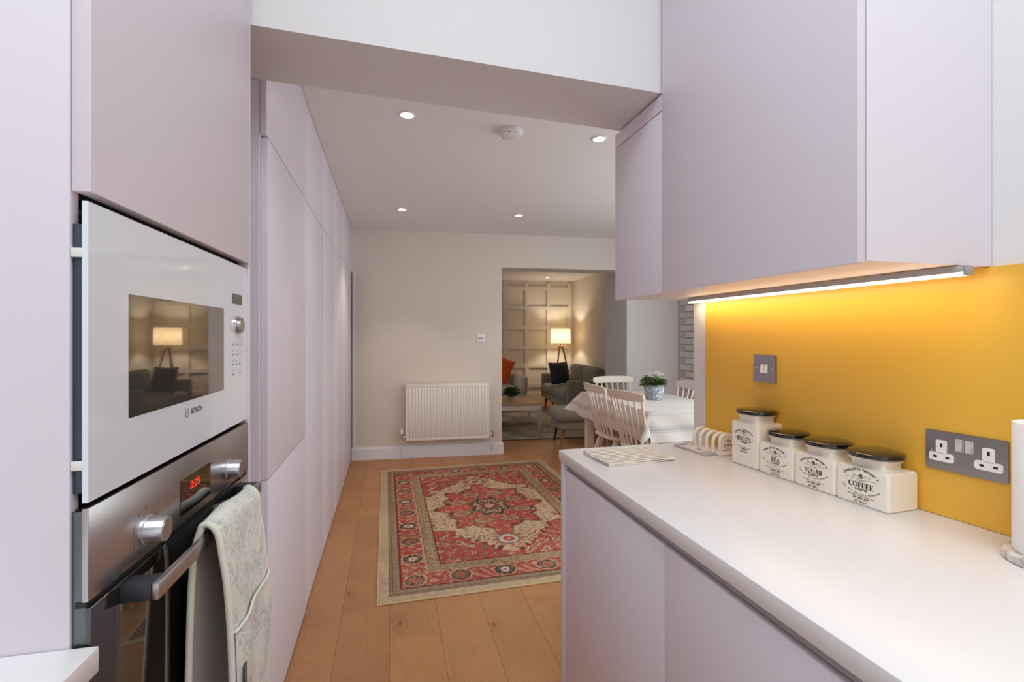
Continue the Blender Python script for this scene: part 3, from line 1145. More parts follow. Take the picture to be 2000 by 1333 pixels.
def canister(word, yc, w, h, lab, fx, neck, xtra=0.0):
    """square ceramic canister; front face looks to -x, origin at base centre of the front face"""
    t_ = thing('storage_canister', lab, 'canister', (fx, yc, 0.910), R(3.4), 'cream ceramic canisters')
    dep = 0.097
    b = nbm()
    cx = dep / 2
    rings = []
    for (ins, z, rr) in ((0.003, 0.0, 0.006), (0.0, 0.003, 0.008), (0.0, h - 0.006, 0.008), (0.0012, h - 0.0025, 0.008), (0.0045, h - 0.0004, 0.009), (0.007, h, 0.010)):
        rings.append([(p[0] + cx, p[1], z) for p in rrect(dep - 2 * ins, w - 2 * ins, rr, 6)])
    n = len(rings[0])
    nk = neck

    def circ(r, z):
        # ring matched to the rounded-square vertices by direction
        out = []
        for p in rings[-1]:
            d = Vector((p[0] - cx, p[1], 0)).normalized()
            out.append((cx + d.x * r, d.y * r, z))
        return out
    rings.append(circ(nk * 0.90, h + 0.0012))
    rings.append(circ(nk * 0.875, h + 0.004))
    rings.append(circ(nk * 0.87, h + 0.008))
    rings.append(circ(nk * 0.88, h + 0.014))
    rings.append(circ(nk * 0.99, h + 0.020))
    rings.append(circ(nk * 0.97, h + 0.024))
    loft(b, rings)
    obj('body', b, M_CERAM, t_, angle=38)
    b = nbm()
    lr = nk * 1.06
    lathe(b, [(lr * 0.9, h + 0.0245), (lr, h + 0.026), (lr * 1.005, h + 0.031), (lr, h + 0.035), (lr * 0.94, h + 0.0375), (lr * 0.4, h + 0.039), (0.002, h + 0.0392)], (cx, 0, 0), 48)
    obj('lid', b, M_LID, t_, angle=40)
    # print on the front face
    b = nbm()
    ux, uy = -Y, Z
    k = w / 0.122
    zc = 0.049 * 1.0 + xtra
    o = Vector((-0.0005, 0.0, 0))

    def P2(x, z):
        return o + ux * x * k + uy * (zc + z)
    arc_text(b, "CHARLOTTE WATSON'S", 0.0072 * k, P2(0, -0.030), ux, uy, 0.060 * k, 128, 52, bold=0.03)
    # emblem: wreath, roundel and two little figures
    for rr, wd in ((0.0052, 0.18), (0.0036, 0.3)):
        strip(b, arcp(0, 0, 1, 1, 0, 360, 20), wd, P2(0, 0.0185), ux, uy, rr)
    strip(b, arcp(0.1, 0.1, .45, .5, 0, 360, 12), 0.8, P2(0, 0.0190), ux, uy, 0.0026)
    for sg in (-1, 1):
        for q in range(4):
            strip(b, arcp(0, 0, 1, .8, 20 + 80 * q, 200 + 80 * q, 8), 0.35, P2(sg * (0.009 + 0.0034 * q), 0.0185 + 0.0016 * ((q % 2) * 2 - 1)), ux, uy, 0.0021)
        strip(b, [(sg * 6, -1.2), (sg * 16, -1.8), (sg * 26, -.8), (sg * 36, -1.2)], 0.5, P2(0, 0.0135), ux, uy, 0.001 * k)
    text(b, 'COUNTRY', 0.0042, P2(0, 0.0075), ux, uy, bold=0.01)
    big = {'COFFEE': 0.062, 'SUGAR': 0.056, 'TEA': 0.034, 'BISCUITS': 0.066}[word] * k
    serif_text(b, word, 0.0125, P2(0, -0.008), ux, uy, width=big * 0.92, boldk=1.45 if word != 'BISCUITS' else 1.2)
    text(b, 'CANISTER', 0.0062, P2(0, -0.0145), ux, uy, bold=0.03, width=0.030 * k)
    arc_text(b, 'For All Culinary Purposes', 0.0058 * k, P2(0, 0.045), ux, uy, 0.066 * k, 232, 308, bold=0.02, below=True)
    strip(b, [(-32, 1), (-18, 0), (-4, 0), (0, -1), (4, 0), (18, 0), (32, -1)], 0.9, P2(0, -0.0275), ux, uy, 0.001 * k)
    for sx in (-19, 19):
        strip(b, [(sx, -1.5), (sx, 2.0)], 0.8, P2(0, -0.0275), ux, uy, 0.001 * k)
    for (zl_, wl_, hl_, n_) in ((-0.0328, 0.036, 0.0034, 17), (-0.0372, 0.024, 0.0018, 12), (-0.0418, 0.030, 0.0032, 14)):
        for q in range(n_):                     # rows of lettering too small to read
            xq = (-0.5 + (q + 0.5) / n_) * wl_
            if q in (4, 11):
                continue
            strip(b, [(0, -.5), (0, .5)], 0.32, P2(xq - 0.00045, zl_), ux, uy, hl_)
            strip(b, [(-.3, .4 if q % 2 else -.4), (.3, .4 if q % 3 else 0.0)], 0.24, P2(xq, zl_), ux, uy, hl_)
    obj('print', b, M_INK, t_, False)['kind'] = 'stuff'
    return t_


canister('COFFEE', 0.9025, 0.126, 0.088, 'cream canister printed COFFEE, nearest the double socket', 1.0765, 0.054)
canister('SUGAR', 1.0265, 0.1185, 0.088, 'cream canister printed SUGAR, between coffee and tea', 1.0690, 0.052)
canister('TEA', 1.1475, 0.119, 0.088, 'cream canister printed TEA, beside the tall biscuit canister', 1.0615, 0.051)
canister('BISCUITS', 1.2640, 0.1085, 0.134, 'tall cream canister printed BISCUITS', 1.0545, 0.054, 0.036)

# ------------------------------------------------------------------ toast rack
tr = thing('toast_rack', 'cream ceramic toast rack with five arches beside the biscuit canister', 'toast rack', (1.096, 1.465, 0.910), R(2.0))
bxo('base', M_CERAM, tr, -0.036, 0.032, -0.078, 0.078, 0.0, 0.008, 0.003)
for i in range(5):
    yc = -0.068 + 0.033 * i
    b = nbm()
    hw, hh, rw_ = 0.031, 0.068, 0.0065
    if i == 0:
        poly = [(-hw, 0), (hw, 0)] + arcp(0, hh - hw, hw, hw, 0, 180, 16)
        prism(b, poly, (0, yc - 0.006, 0.006), X, Z, Y * 0.012)
        bmesh.ops.bevel(b, geom=[e for e in b.edges if len(e.link_faces) == 2 and e.calc_face_angle() > 1.0], offset=0.0025, segments=2, affect='EDGES')
    else:
        pts = [(-hw + 0.004, yc, 0.004), (-hw + 0.003, yc, 0.02)] + [(p[0], yc, p[1]) for p in arcp(0, hh - hw, hw - 0.003, hw - 0.003, 180, 0, 14)] + [(hw - 0.003, yc, 0.02), (hw - 0.004, yc, 0.004)]
        tube(b, pts, rw_, 10)
    obj('arch', b, M_CERAM, tr, angle=60)
b = nbm()
o = Vector((0, -0.0745, 0.0))
arc_text(b, "CHARLOTTE WATSON'S", 0.0042, o + Z * 0.030, X, Z, 0.030, 140, 40)
strip(b, arcp(0, 0, 1, 1, 0, 360, 16), 0.5, o + Z * 0.047, X, Z, 0.004)
for sg in (-1, 1):
    strip(b, arcp(0, 0, 1, .6, 0, 300, 8), 0.6, o + Z * 0.047 + X * sg * 0.009, X, Z, 0.003)
serif_text(b, 'TOAST', 0.010, o + Z * 0.028, X, Z, width=0.034, boldk=1.2) if all(c in SERIF for c in 'TOAST') else None
text(b, 'RACK', 0.006, o + Z * 0.020, X, Z)
strip(b, [(-1, 0), (1, 0)], 0.06, o + Z * 0.016, X, Z, 0.022)
obj('print', b, M_INK, tr, False)['kind'] = 'stuff'

# pale tray with label
ct = thing('coaster', 'flat pale grey glass coaster lying in front of the toast rack', 'coaster', (1.030, 1.475, 0.910), R(5))
bxo('slab', paint('smoky_glass_slab', (176, 168, 164), rough=0.12, spec=0.6), ct, -0.026, 0.030, -0.080, 0.080, 0.0, 0.0065, 0.001)
bxo('inlay', paint('pale_inlay', (224, 212, 206), rough=0.4), ct, -0.020, 0.024, -0.045, 0.055, 0.0066, 0.0072)
b = nbm()
prism(b, arcp(0, 0, 0.007, 0.013, 0, 351, 24), (0.004, -0.020, 0.0073), X, Y, Z * 0.0004)
obj('mark', b, paint('taupe_print', (136, 122, 116), rough=0.6), ct)

# ------------------------------------------------------------------ folded tea towel
tt = NT('striped_linen')
co = tt.coords('UV')
sep = tt.n('ShaderNodeSeparateXYZ')
tt.l(co, sep.inputs[0])
st = tt.math('FRACT', tt.math('MULTIPLY', sep.outputs[1], 11.0))
ln = tt.ramp(st, [(0.0, (1, 1, 1, 1)), (0.26, (1, 1, 1, 1)), (0.32, (0, 0, 0, 1)), (0.94, (0, 0, 0, 1)), (1.0, (1, 1, 1, 1))])
tt.set(color=tt.mix(ln, lin((234, 226, 214)), lin((138, 128, 126))), rough=0.95, spec=0.1)
tt.bump(tt.noise(tt.coords('Object'), 700.0, 2.0), 0.2, 0.001)
tw = thing('tea_towel', 'folded cream tea towel with thin grey stripes on the worktop end', 'tea towel', (0.758, 1.452, 0.910), R(3.5))


def towel_layer(z0, z1, x0, x1, y0, y1, seed):
    """one folded layer: a rounded slab closed at the left fold, gently rippled"""
    b = nbm()
    uv = b.loops.layers.uv.new('uv')
    rr = random.Random(seed)
    nx, ny = 22, 14
    zc, hz = (z0 + z1) / 2, (z1 - z0) / 2
    prof = []
    m = 6
    for i in range(nx):                      # bottom, right to left
        prof.append((x1 - (x1 - x0 - hz) * i / (nx - 1), -1.0))
    for i in range(1, m):
        a = R(-90 - 180 * i / m)
        prof.append((x0 + hz + math.cos(a) * hz, math.sin(a)))
    for i in range(nx):
        prof.append((x0 + hz + (x1 - x0 - hz) * i / (nx - 1), 1.0))
    rows = []
    for j in range(ny + 1):
        f = j / ny
        yy = y0 + (y1 - y0) * f
        row = []
        for (px, s_) in prof:
            g = (px - x0) / (x1 - x0)
            rip = 0.0012 * math.sin(g * 7 + f * 4 + seed) * g
            dy = 0.004 * math.sin(g * 5 + seed) * g * (1 if f > .5 else -1)
            row.append((px + 0.003 * math.sin(f * 6 + seed), yy + dy, max(0.0002, zc + s_ * hz * (1.0 - 0.25 * g) + rip)))
        rows.append(row)
    vv = [[b.verts.new(p) for p in r] for r in rows]
    for i in range(ny):
        for j in range(len(prof) - 1):
            f = b.faces.new((vv[i][j], vv[i][j + 1], vv[i + 1][j + 1], vv[i + 1][j]))
            for l_, (ii, jj) in zip(f.loops, ((i, j), (i, j + 1), (i + 1, j + 1), (i + 1, j))):
                l_[uv].uv = (jj / len(prof), ii / ny)
    for i in range(ny):
        b.faces.new((vv[i][-1], vv[i][0], vv[i + 1][0], vv[i + 1][-1]))
    for row_ in (vv[0][::-1], vv[-1]):
        fc = b.faces.new(row_)
        for l_ in fc.loops:
            l_[uv].uv = (0.0, 0.055)
    return obj('fold', b, tt.m, tw, angle=80)


towel_layer(0.0003, 0.0062, -0.120, 0.118, -0.090, 0.086, 1)
towel_layer(0.0066, 0.0125, -0.122, 0.114, -0.092, 0.084, 2)

# ------------------------------------------------------------------ kitchen roll on a marble holder
M_MARBLE = NT('grey_veined_marble')
mv = M_MARBLE
co = mv.coords('Object')
v1 = mv.noise(co, 14.0, 6.0, 0.6, 2.5)
mv.set(color=mv.ramp(v1, [(0.40, lin((216, 208, 202))), (0.50, lin((168, 160, 156))), (0.56, lin((220, 212, 206)))]), rough=0.2)
kr = thing('paper_towel_holder', 'round marble paper towel holder at the right edge', 'paper towel holder', (1.122, 0.580, 0.910), 0)
b = nbm()
lathe(b, [(0.066, 0.0), (0.069, 0.002), (0.069, 0.014), (0.066, 0.017), (0.002, 0.0171)], n=48)
obj('base', b, mv.m, kr)
b = nbm()
lathe(b, [(0.007, 0.0175), (0.007, 0.29), (0.010, 0.293), (0.010, 0.300), (0.004, 0.305)], n=20)
obj('post', b, M_CHROME, kr)
pr = thing('paper_towel_roll', 'white paper towel roll standing on the marble holder', 'paper towel', (1.122, 0.580, 0.9275), 0)
b = nbm()
lathe(b, [(0.020, 0.0), (0.0545, 0.0), (0.0555, 0.002), (0.0555, 0.226), (0.0545, 0.228), (0.020, 0.228), (0.020, 0.0)], n=56, cap0=False, cap1=False)
obj('paper', b, paint('white_tissue', (242, 240, 238), rough=0.95, bump=0.3, bscale=160), pr)
b = nbm()
lathe(b, [(0.0195, 0.001), (0.0195, 0.229), (0.018, 0.229), (0.018, 0.001), (0.0195, 0.001)], n=32, cap0=False, cap1=False)
obj('core', b, paint('card_core', (180, 150, 116), rough=0.9), pr)

# ------------------------------------------------------------------ wall plates on the splashback
M_PLATE = steel('satin_steel_plate', (168, 162, 164), 0.34, (400, 2, 400))


def screw(b, x, y, z):
    cyl(b, (x, y, z), (x - 0.0016, y, z), 0.0034, 0.0030, 14)


def plate_base(name, lab, cat, yc, zc):
    return thing(name, lab, cat, (wallx(yc) - 0.0062, yc, zc), WALL_RZ)


def plate(parent, w, h):
    b = nbm()
    prism(b, rrect(w, h, 0.004, 4), (-0.0004, 0, 0), Y, Z, X * -0.0034)
    bmesh.ops.bevel(b, geom=[e for e in b.edges if all(v.co.x < -0.003 for v in e.verts)], offset=0.0012, segments=2, affect='EDGES')
    return obj('plate', b, M_PLATE, parent)


sw = plate_base('light_switch', 'brushed steel double light switch on the yellow splashback', 'light switch', 1.279, 1.206)
plate(sw, 0.086, 0.086)
for s_ in (-1, 1):
    b = nbm()
    yc = s_ * 0.0072
    prism(b, [(-0.0045, 0), (0.0005, 0.0), (0.0005, 0.026), (-0.001, 0.026)], (-0.0034, yc - 0.006, -0.013), X, Z, Y * 0.012)
    obj('rocker', b, paint('white_rocker', (232, 226, 224), rough=0.3), sw)
for ys_ in (0.030, -0.030):
    b = nbm()
    screw(b, -0.0036, ys_, 0)
    obj('screw', b, M_CHROME, sw)

so = plate_base('double_socket', 'brushed steel double power socket right of the coffee canister', 'power socket', 0.7615, 1.056)
plate(so, 0.146, 0.086)
for s_ in (1, -1):
    yo = s_ * 0.0415
    b = nbm()
    # white insert: rounded T shape (upper tongue, lower bar)
    poly = []
    prism(b, rrect(0.021, 0.030, 0.004, 3, 0, 0.008), (-0.0036, yo, 0), Y, Z, X * -0.0012)
    prism(b, rrect(0.047, 0.019, 0.005, 3, 0, -0.0145), (-0.0036, yo, 0), Y, Z, X * -0.0012)
    ins = obj('socket_insert', b, paint('white_socket_insert', (236, 232, 230), rough=0.3), so)
    for (pw_, ph_, px_, pz_) in ((0.0045, 0.0085, 0, 0.0115), (0.0072, 0.0046, -0.0115, -0.0145), (0.0072, 0.0046, 0.0115, -0.0145)):
        b = nbm()
        prism(b, rrect(pw_, ph_, 0.0006, 1, px_, pz_), (-0.0049, yo, 0), Y, Z, X * -0.0003)
        obj('pin_hole', b, M_DARK, ins)
for s_ in (-1, 1):
    b = nbm()
    prism(b, [(-0.0042, 0), (0.0005, 0.0), (0.0005, 0.022), (-0.0015, 0.022)], (-0.0034, s_ * 0.0085 - 0.005 + 0.0, 0.006), X, Z, Y * 0.010)
    rk = obj('rocker', b, paint('silver_rocker', (214, 210, 206), rough=0.3, metal=0.4), so)
    b = nbm()
    strip(b, [(x_, z_) for x_, z_ in rrect(0.0135, 0.0255, 0.002, 2)] + [rrect(0.0135, 0.0255, 0.002, 2)[0]], 0.0014, Vector((-0.0042, s_ * 0.0085, 0.017)), Y, Z, 1.0)
    obj('rocker_frame', b, paint('white_rocker', (232, 226, 224)), rk, False)
for ys_ in (0.0625, -0.0635):
    b = nbm()
    screw(b, -0.0036, ys_, -0.002)
    obj('screw', b, M_CHROME, so)

# ------------------------------------------------------------------ radiator on the back wall
M_RAD = paint('radiator_enamel', (236, 230, 224), rough=0.35, var=0.006)
rx0, rx1 = 0.560, 1.440
rc = bw((rx0 + rx1) / 2, 0, 0)
rad = thing('radiator', 'white ribbed panel radiator under the small wall switch', 'radiator', (rc.x, rc.y, 0), BWR)
hwid = (rx1 - rx0) / 2
RZ0, RZ1 = 0.200, 0.797
b = nbm()                                    # corrugated front panel swept in profile
prof = []
N = 26
pitch = (2 * hwid - 0.05) / N
prof.append((-hwid, 0.0))
x = -hwid + 0.025
for i in range(N):
    for (fx, dd) in ((0.0, 0.0), (0.22, 0.0), (0.36, 0.010), (0.82, 0.010), (0.96, 0.0)):
        prof.append((x + fx * pitch, dd))
    x += pitch
prof.append((hwid, 0.0))
fr = -0.098
rows = []
for (z, k) in ((RZ0 + 0.030, 0.0), (RZ0 + 0.048, 1.0), (RZ1 - 0.060, 1.0), (RZ1 - 0.042, 0.0)):
    rows.append([(p[0], fr - p[1] * k + 0.0, z) for p in prof])
sheet(b, rows)
obj('front_panel', b, M_RAD, rad, angle=40)
b = nbm()
box(b, -hwid, hwid, fr - 0.001, fr + 0.004, RZ0, RZ0 + 0.031, 0.002)
obj('seam_band', b, M_RAD, rad)
b = nbm()
box(b, -hwid, hwid, fr - 0.001, fr + 0.004, RZ1 - 0.043, RZ1 - 0.004, 0.002)
obj('seam_band', b, M_RAD, rad)
bxo('rear_panel', M_RAD, rad, -hwid, hwid, -0.045, -0.038, RZ0 + 0.005, RZ1 - 0.006, 0.002)
b = nbm()
box(b, -hwid - 0.002, hwid + 0.002, fr - 0.002, -0.034, RZ1 - 0.006, RZ1, 0.002)
obj('top_grille', b, M_RAD, rad)
for s_ in (-1, 1):
    bxo('side_panel', M_RAD, rad, s_ * hwid - 0.0015, s_ * hwid + 0.0015, fr - 0.001, -0.034, RZ0 + 0.01, RZ1 - 0.0065)
for s_ in (-1, 1):
    bxo('wall_bracket', M_RAD, rad, s_ * 0.3 - 0.015, s_ * 0.3 + 0.015, -0.037, -0.001, 0.3, 0.7)
b = nbm()
vx = -hwid - 0.045
cyl(b, (vx, -0.07, 0.272), (vx, -0.07, 0.320), 0.017, 0.0145, 18)
vh = obj('thermostat_head', b, M_TRIM, rad)
b = nbm()
cyl(b, (vx, -0.07, 0.215), (vx, -0.07, 0.2715), 0.0105, 0.0105, 14)
cyl(b, (vx, -0.07, 0.236), (-hwid - 0.002, -0.07, 0.236), 0.0095, 0.0095, 14)
cyl(b, (vx, -0.07, 0.240), (vx, -0.07, 0.228), 0.015, 0.015, 6)
obj('valve', b, M_CHROME, rad)
b = nbm()
cyl(b, (vx, -0.07, 0.0), (vx, -0.07, 0.214), 0.0072, 0.0072, 12)
obj('pipe', b, paint('white_pipe', (226, 222, 222), rough=0.3), rad)
vx = hwid + 0.040
b = nbm()
cyl(b, (vx, -0.07, 0.205), (vx, -0.07, 0.275), 0.0105, 0.009, 14)
cyl(b, (vx, -0.07, 0.236), (hwid + 0.002, -0.07, 0.236), 0.0095, 0.0095, 14)
obj('valve', b, M_CHROME, rad)
b = nbm()
tube(b, [(vx, -0.07, 0.204), (vx, -0.07, 0.12), (vx, -0.06, 0.07), (vx, -0.030, 0.06), (vx, -0.019, 0.06)], 0.0072, 10)
obj('pipe', b, paint('white_pipe', (226, 222, 222)), rad)

# small switch on the back wall
lx = bw(1.36, 0, 0)
ws = thing('light_switch', 'small white light switch above the radiator', 'light switch', (lx.x, lx.y, 1.282), BWR)
bxo('plate', M_TRIM, ws, -0.043, 0.043, -0.009, -0.0005, -0.043, 0.043, 0.002)
for s_ in (-1, 0, 1):
    bxo('rocker', paint('grey_rocker', (176, 176, 176), rough=0.3), ws, s_ * 0.019 - 0.008, s_ * 0.019 + 0.008, -0.012, -0.0092, -0.013, 0.013, 0.001)

# ------------------------------------------------------------------ ceiling fittings
M_GLOW = emit('downlight_glow', (255, 240, 214), 30.0)


def downlight(x, y, lab, power, grp, col=(1.0, 0.86, 0.68)):
    d = thing('recessed_downlight', lab, 'light', (x, y, HZ), 0, grp)
    b = nbm()
    lathe(b, [(0.030, -0.0005), (0.043, -0.0005), (0.044, -0.003), (0.041, -0.0055), (0.033, -0.005), (0.030, -0.0005)], n=36, cap0=False, cap1=False)
    obj('bezel', b, M_TRIM, d)
    b = nbm()
    lathe(b, [(0.0305, -0.001), (0.0305, -0.003), (0.001, -0.0032)], n=28)
    obj('lamp_lens', b, M_GLOW, d)
    l = bpy.data.lights.new('downlight_lamp', 'SPOT')
    l.energy = power
    l.color = col
    l.spot_size = R(95)
    l.spot_blend = 0.6
    l.shadow_soft_size = 0.03
    lo = bpy.data.objects.new('downlight_lamp', l)
    COL.objects.link(lo)
    lo.location = (x, y, HZ - 0.02)
    return d


GD = 'recessed ceiling downlights'
downlight(0.086, 2.503, 'ceiling downlight just behind the beam, above the tall cabinets', 5.0, GD)
downlight(1.154, 2.541, 'ceiling downlight right of the smoke alarm, beside the wall cabinet', 5.0, GD)
downlight(0.106, 4.389, 'ceiling downlight above the radiator, nearer the tall cabinets', 22.0, GD)
downlight(1.165, 4.346, 'ceiling downlight in front of the living room opening', 18.0, GD)
downlight(2.935, 8.820, 'living room ceiling downlight above the floor lamp', 6.0, GD, (1.0, 0.72, 0.42))
sa = thing('smoke_alarm', 'round white smoke alarm on the ceiling between two downlights', 'smoke alarm', (0.640, 2.560, HZ), 0)
M_ALARM = paint('alarm_plastic', (226, 220, 220), rough=0.5)
b = nbm()
lathe(b, [(0.066, -0.0005), (0.067, -0.010), (0.062, -0.024), (0.050, -0.032), (0.001, -0.034)], n=44)
obj('casing', b, M_ALARM, sa)
for a_ in (60, 75, 90, 105, 120, 250, 290):
    b = nbm()
    ca, sn = math.cos(R(a_)), math.sin(R(a_))
    rr_ = 0.0565
    box(b, -0.005, 0.005, -0.002, 0.002, -0.0295, -0.0275, mat=Matrix.Translation((ca * rr_, sn * rr_, 0.0)) @ Matrix.Rotation(R(a_ + 90), 4, 'Z'))
    obj('vent_slot', b, paint('vent_dark', (70, 62, 62), rough=0.8), sa)
# ------------------------------------------------------------------ persian style rug
def vnoise(x, y, sc, seed):
    """smooth value noise on numpy arrays"""
    rs = np.random.RandomState(seed)
    tab = rs.rand(64, 64)
    xs, ys = x * sc + 100, y * sc + 100
    xi, yi = np.floor(xs).astype(int), np.floor(ys).astype(int)
    fx, fy = xs - xi, ys - yi
    fx, fy = fx * fx * (3 - 2 * fx), fy * fy * (3 - 2 * fy)
    g = lambda a, b: tab[a % 64, b % 64]
    return (g(xi, yi) * (1 - fx) + g(xi + 1, yi) * fx) * (1 - fy) + (g(xi, yi + 1) * (1 - fx) + g(xi + 1, yi + 1) * fx) * fy


def rug_colours(x, y, W, H):
    """woven pattern of the big rug; x across, y along, both centred"""
    L = lambda c: np.array(lin(c)[:3])
    RED, DRED = L((190, 72, 58)), L((136, 50, 42))
    CRM, TAUPE, BEI = L((222, 188, 146)), L((168, 140, 108)), L((196, 166, 126))
    DRK, GRN, ORG, BLU = L((72, 58, 54)), L((128, 118, 88)), L((204, 104, 58)), L((108, 106, 110))
    n1 = vnoise(x, y, 9, 1) - .5
    n2 = vnoise(x, y, 26, 2) - .5
    n3 = vnoise(x, y, 60, 3) - .5
    ax, ay = np.abs(x), np.abs(y)
    ed = np.minimum(W / 2 - ax, H / 2 - ay)             # distance to rug edge
    col = np.tile(BEI, x.shape + (1,)).astype(float)

    def put_(mask, c, a=1.0):
        m = mask.astype(float)[..., None] * a
        col[:] = col * (1 - m) + c * m
    n4 = vnoise(x, y, 17, 5) - .5
    wx, wy = x + 0.022 * n2 + 0.03 * n4, y + 0.022 * (vnoise(x, y, 26, 12) - .5) + 0.03 * (vnoise(x, y, 17, 15) - .5)
    fld = ed > 0.345
    # --- field: red ground with scrolling leaves in the corners
    put_(fld, RED)
    leaf = np.sin(wx * 33 + 2.2 * np.sin(wy * 21)) * np.cos(wy * 29 + 1.7 * np.sin(wx * 25))
    put_(fld & (leaf > 0.38), CRM * .92)
    put_(fld & (leaf > 0.80), L((176, 96, 70)))
    put_(fld & (leaf < -0.74), GRN, .85)
    put_(fld & (np.abs(leaf - 0.52) < 0.05), DRED)
    # cream stepped lozenge
    step = np.floor((np.abs(wy)) / 0.045) * 0.045
    lz = np.abs(wx) / 0.53 + np.maximum(step - 0.22, 0) / 0.58 + 0.10 * np.sin(wy * 40) * (np.abs(wy) < .45)
    scal = 0.07 * np.abs(np.sin(np.arctan2(wy, wx) * 9))
    cream = (lz + scal * .4 < 1.02) & (ay < 0.80)
    put_(fld & cream, CRM)
    rim = fld & (np.abs(lz + scal * .4 - 1.03) < 0.022) & (ay < .8)
    put_(rim, DRED)
    vine = np.sin(wx * 46 + 3.0 * np.sin(wy * 17 + 1)) * np.sin(wy * 38 + 2.0 * np.sin(wx * 19))
    put_(fld & cream & (np.abs(vine) < 0.085), L((140, 104, 78)), .8)
    put_(fld & cream & (vine > 0.80), ORG, .75)
    put_(fld & cream & (vine < -0.82), GRN, .85)
    # red lobed medallion
    vx, vy = x + (wx - x) * .3, y + (wy - y) * .3
    th = np.arctan2(vy * 0.80, vx)
    rr = np.hypot(vx, vy * 0.80)
    lob = 0.30 + 0.075 * np.abs(np.cos(th * 4)) + 0.05 * np.exp(-((np.abs(th) - PI / 2) / 0.16) ** 2) * 2.2 + 0.03 * np.cos(th * 16)
    med = rr < lob
    put_(fld & med, RED * 1.05)
    put_(fld & (np.abs(rr - lob) < 0.012), DRED)
    put_(fld & (np.abs(rr - lob - 0.016) < 0.006), GRN)
    mv_ = np.sin(th * 12) * np.sin(rr * 62)
    put_(fld & med & (mv_ > 0.66), L((216, 128, 106)))
    put_(fld & med & (mv_ < -0.80), ORG)
    for k in range(8):                                  # cartouches round the medallion
        a = k * PI / 4 + PI / 8
        cx, cy = 0.245 * math.cos(a), 0.30 * math.sin(a)
        e = np.hypot((vx - cx) / 0.072, (vy - cy) / 0.050)
        put_(fld & (e < 1.0), CRM)
        put_(fld & (e < 0.78), TAUPE)
        put_(fld & (np.abs(e - 1.0) < 0.13), DRK, .8)
        put_(fld & (e < 0.42), L((190, 84, 66)))
    # centre rosette
    pet = rr * (1 + 0.13 * np.cos(th * 8))
    put_(fld & (pet < 0.150), GRN)
    put_(fld & (pet < 0.138), DRK)
    put_(fld & (pet < 0.112), L((196, 140, 112)))
    put_(fld & (pet < 0.092) & (np.cos(th * 12) > 0.2), DRK)
    put_(fld & (pet < 0.060), L((130, 58, 48)))
    put_(fld & (pet < 0.036), L((224, 164, 140)))
    # octagon pendants
    for sg in (-1, 1):
        yy = vy - sg * 0.615
        oc_ = np.maximum(np.maximum(np.abs(vx), np.abs(yy)), (np.abs(vx) + np.abs(yy)) * 0.72)
        ang = np.arctan2(yy, vx)
        put_(fld & (np.hypot(vx, yy) < 0.10 + 0.02 * np.cos(ang * 12)), L((188, 80, 58)), .75)
        put_(fld & (oc_ < 0.074), BLU)
        put_(fld & (oc_ < 0.062), L((214, 196, 172)))
        put_(fld & (oc_ < 0.036), L((190, 72, 54)))
        put_(fld & (oc_ < 0.014), CRM)
    # --- borders
    put_((ed <= 0.345) & (ed > 0.265), L((178, 146, 106)))
    guard = np.sin((x + y) * 70 + 4 * n2) * np.sin((x - y) * 70)
    put_((ed <= 0.335) & (ed > 0.275) & (guard > .5), L((150, 124, 92)))
    put_((np.abs(ed - 0.340) < 0.005) | (np.abs(ed - 0.268) < 0.006), DRED)
    mb = (ed <= 0.262) & (ed > 0.118)
    put_(mb, RED)
    bl = np.sin(wx * 52 + 2 * np.sin(wy * 30)) * np.sin(wy * 48 + 2 * np.sin(wx * 28))
    put_(mb & (bl > 0.42), L((216, 146, 116)), .9)
    put_(mb & (bl < -0.55), L((176, 140, 96)), .9)
    put_(mb & (np.abs(bl - .42) < .06), DRED)
    # rosettes strung along the main border
    cl = 0.190
    lx_, ly_ = W / 2 - cl, H / 2 - cl
    ny, nx = 9, 6
    cents = [(sx * lx_, -ly_ + 2 * ly_ * j / (ny - 1)) for sx in (-1, 1) for j in range(ny)]
    cents += [(-lx_ + 2 * lx_ * j / (nx - 1), sy * ly_) for sy in (-1, 1) for j in range(1, nx - 1)]
    for q, (cx, cy) in enumerate(cents):
        e = np.hypot((vx - cx), (vy - cy))
        an = np.arctan2(vy - cy, vx - cx)
        put_(mb & (e < 0.066), L((214, 160, 120)))
        put_(mb & (e < 0.056), DRK if q % 2 else L((104, 78, 66)))
        put_(mb & (e < 0.044) & (np.cos(an * 8) > 0), L((150, 118, 92)))
        put_(mb & (e < 0.026), L((228, 206, 176)) if q % 2 else L((196, 96, 70)))
        put_(mb & (e < 0.010), L((180, 70, 56)))
    put_(np.abs(ed - 0.262) < 0.005, L((212, 176, 132)))
    put_(np.abs(ed - 0.118) < 0.006, DRED)
    put_((ed <= 0.112) & (ed > 0.060), TAUPE)
    og_ = np.sin((x + y) * 85 + 6 * n1) * np.sin((x - y) * 85)
    put_((ed <= 0.105) & (ed > 0.066) & (og_ > .35), L((150, 122, 92)))
    put_((np.abs(ed - 0.060) < 0.0035) | (np.abs(ed - 0.072) < 0.003), L((112, 88, 70)))
    put_(ed <= 0.056, L((206, 178, 138)))
    # fine drawn detail: hooked vines and specks in every ground
    dv = np.sin(wx * 120 + 3 * np.sin(wy * 60)) * np.sin(wy * 115 + 3 * np.sin(wx * 64))
    inn = ed > 0.118
    put_(inn & (dv > 0.72), CRM, .55)
    put_(inn & (dv < -0.78), DRK, .45)
    put_(inn & (np.abs(dv) < 0.05), L((150, 96, 74)), .35)
    # abrash: soft wear
    wear = 0.90 + 0.16 * (vnoise(x, y, 5, 9) - .5) + 0.22 * n3
    col = col * wear[..., None]
    grey = col.mean(-1, keepdims=True)
    col = col * 0.90 + grey * 0.10
    return np.clip(col, 0, 1)


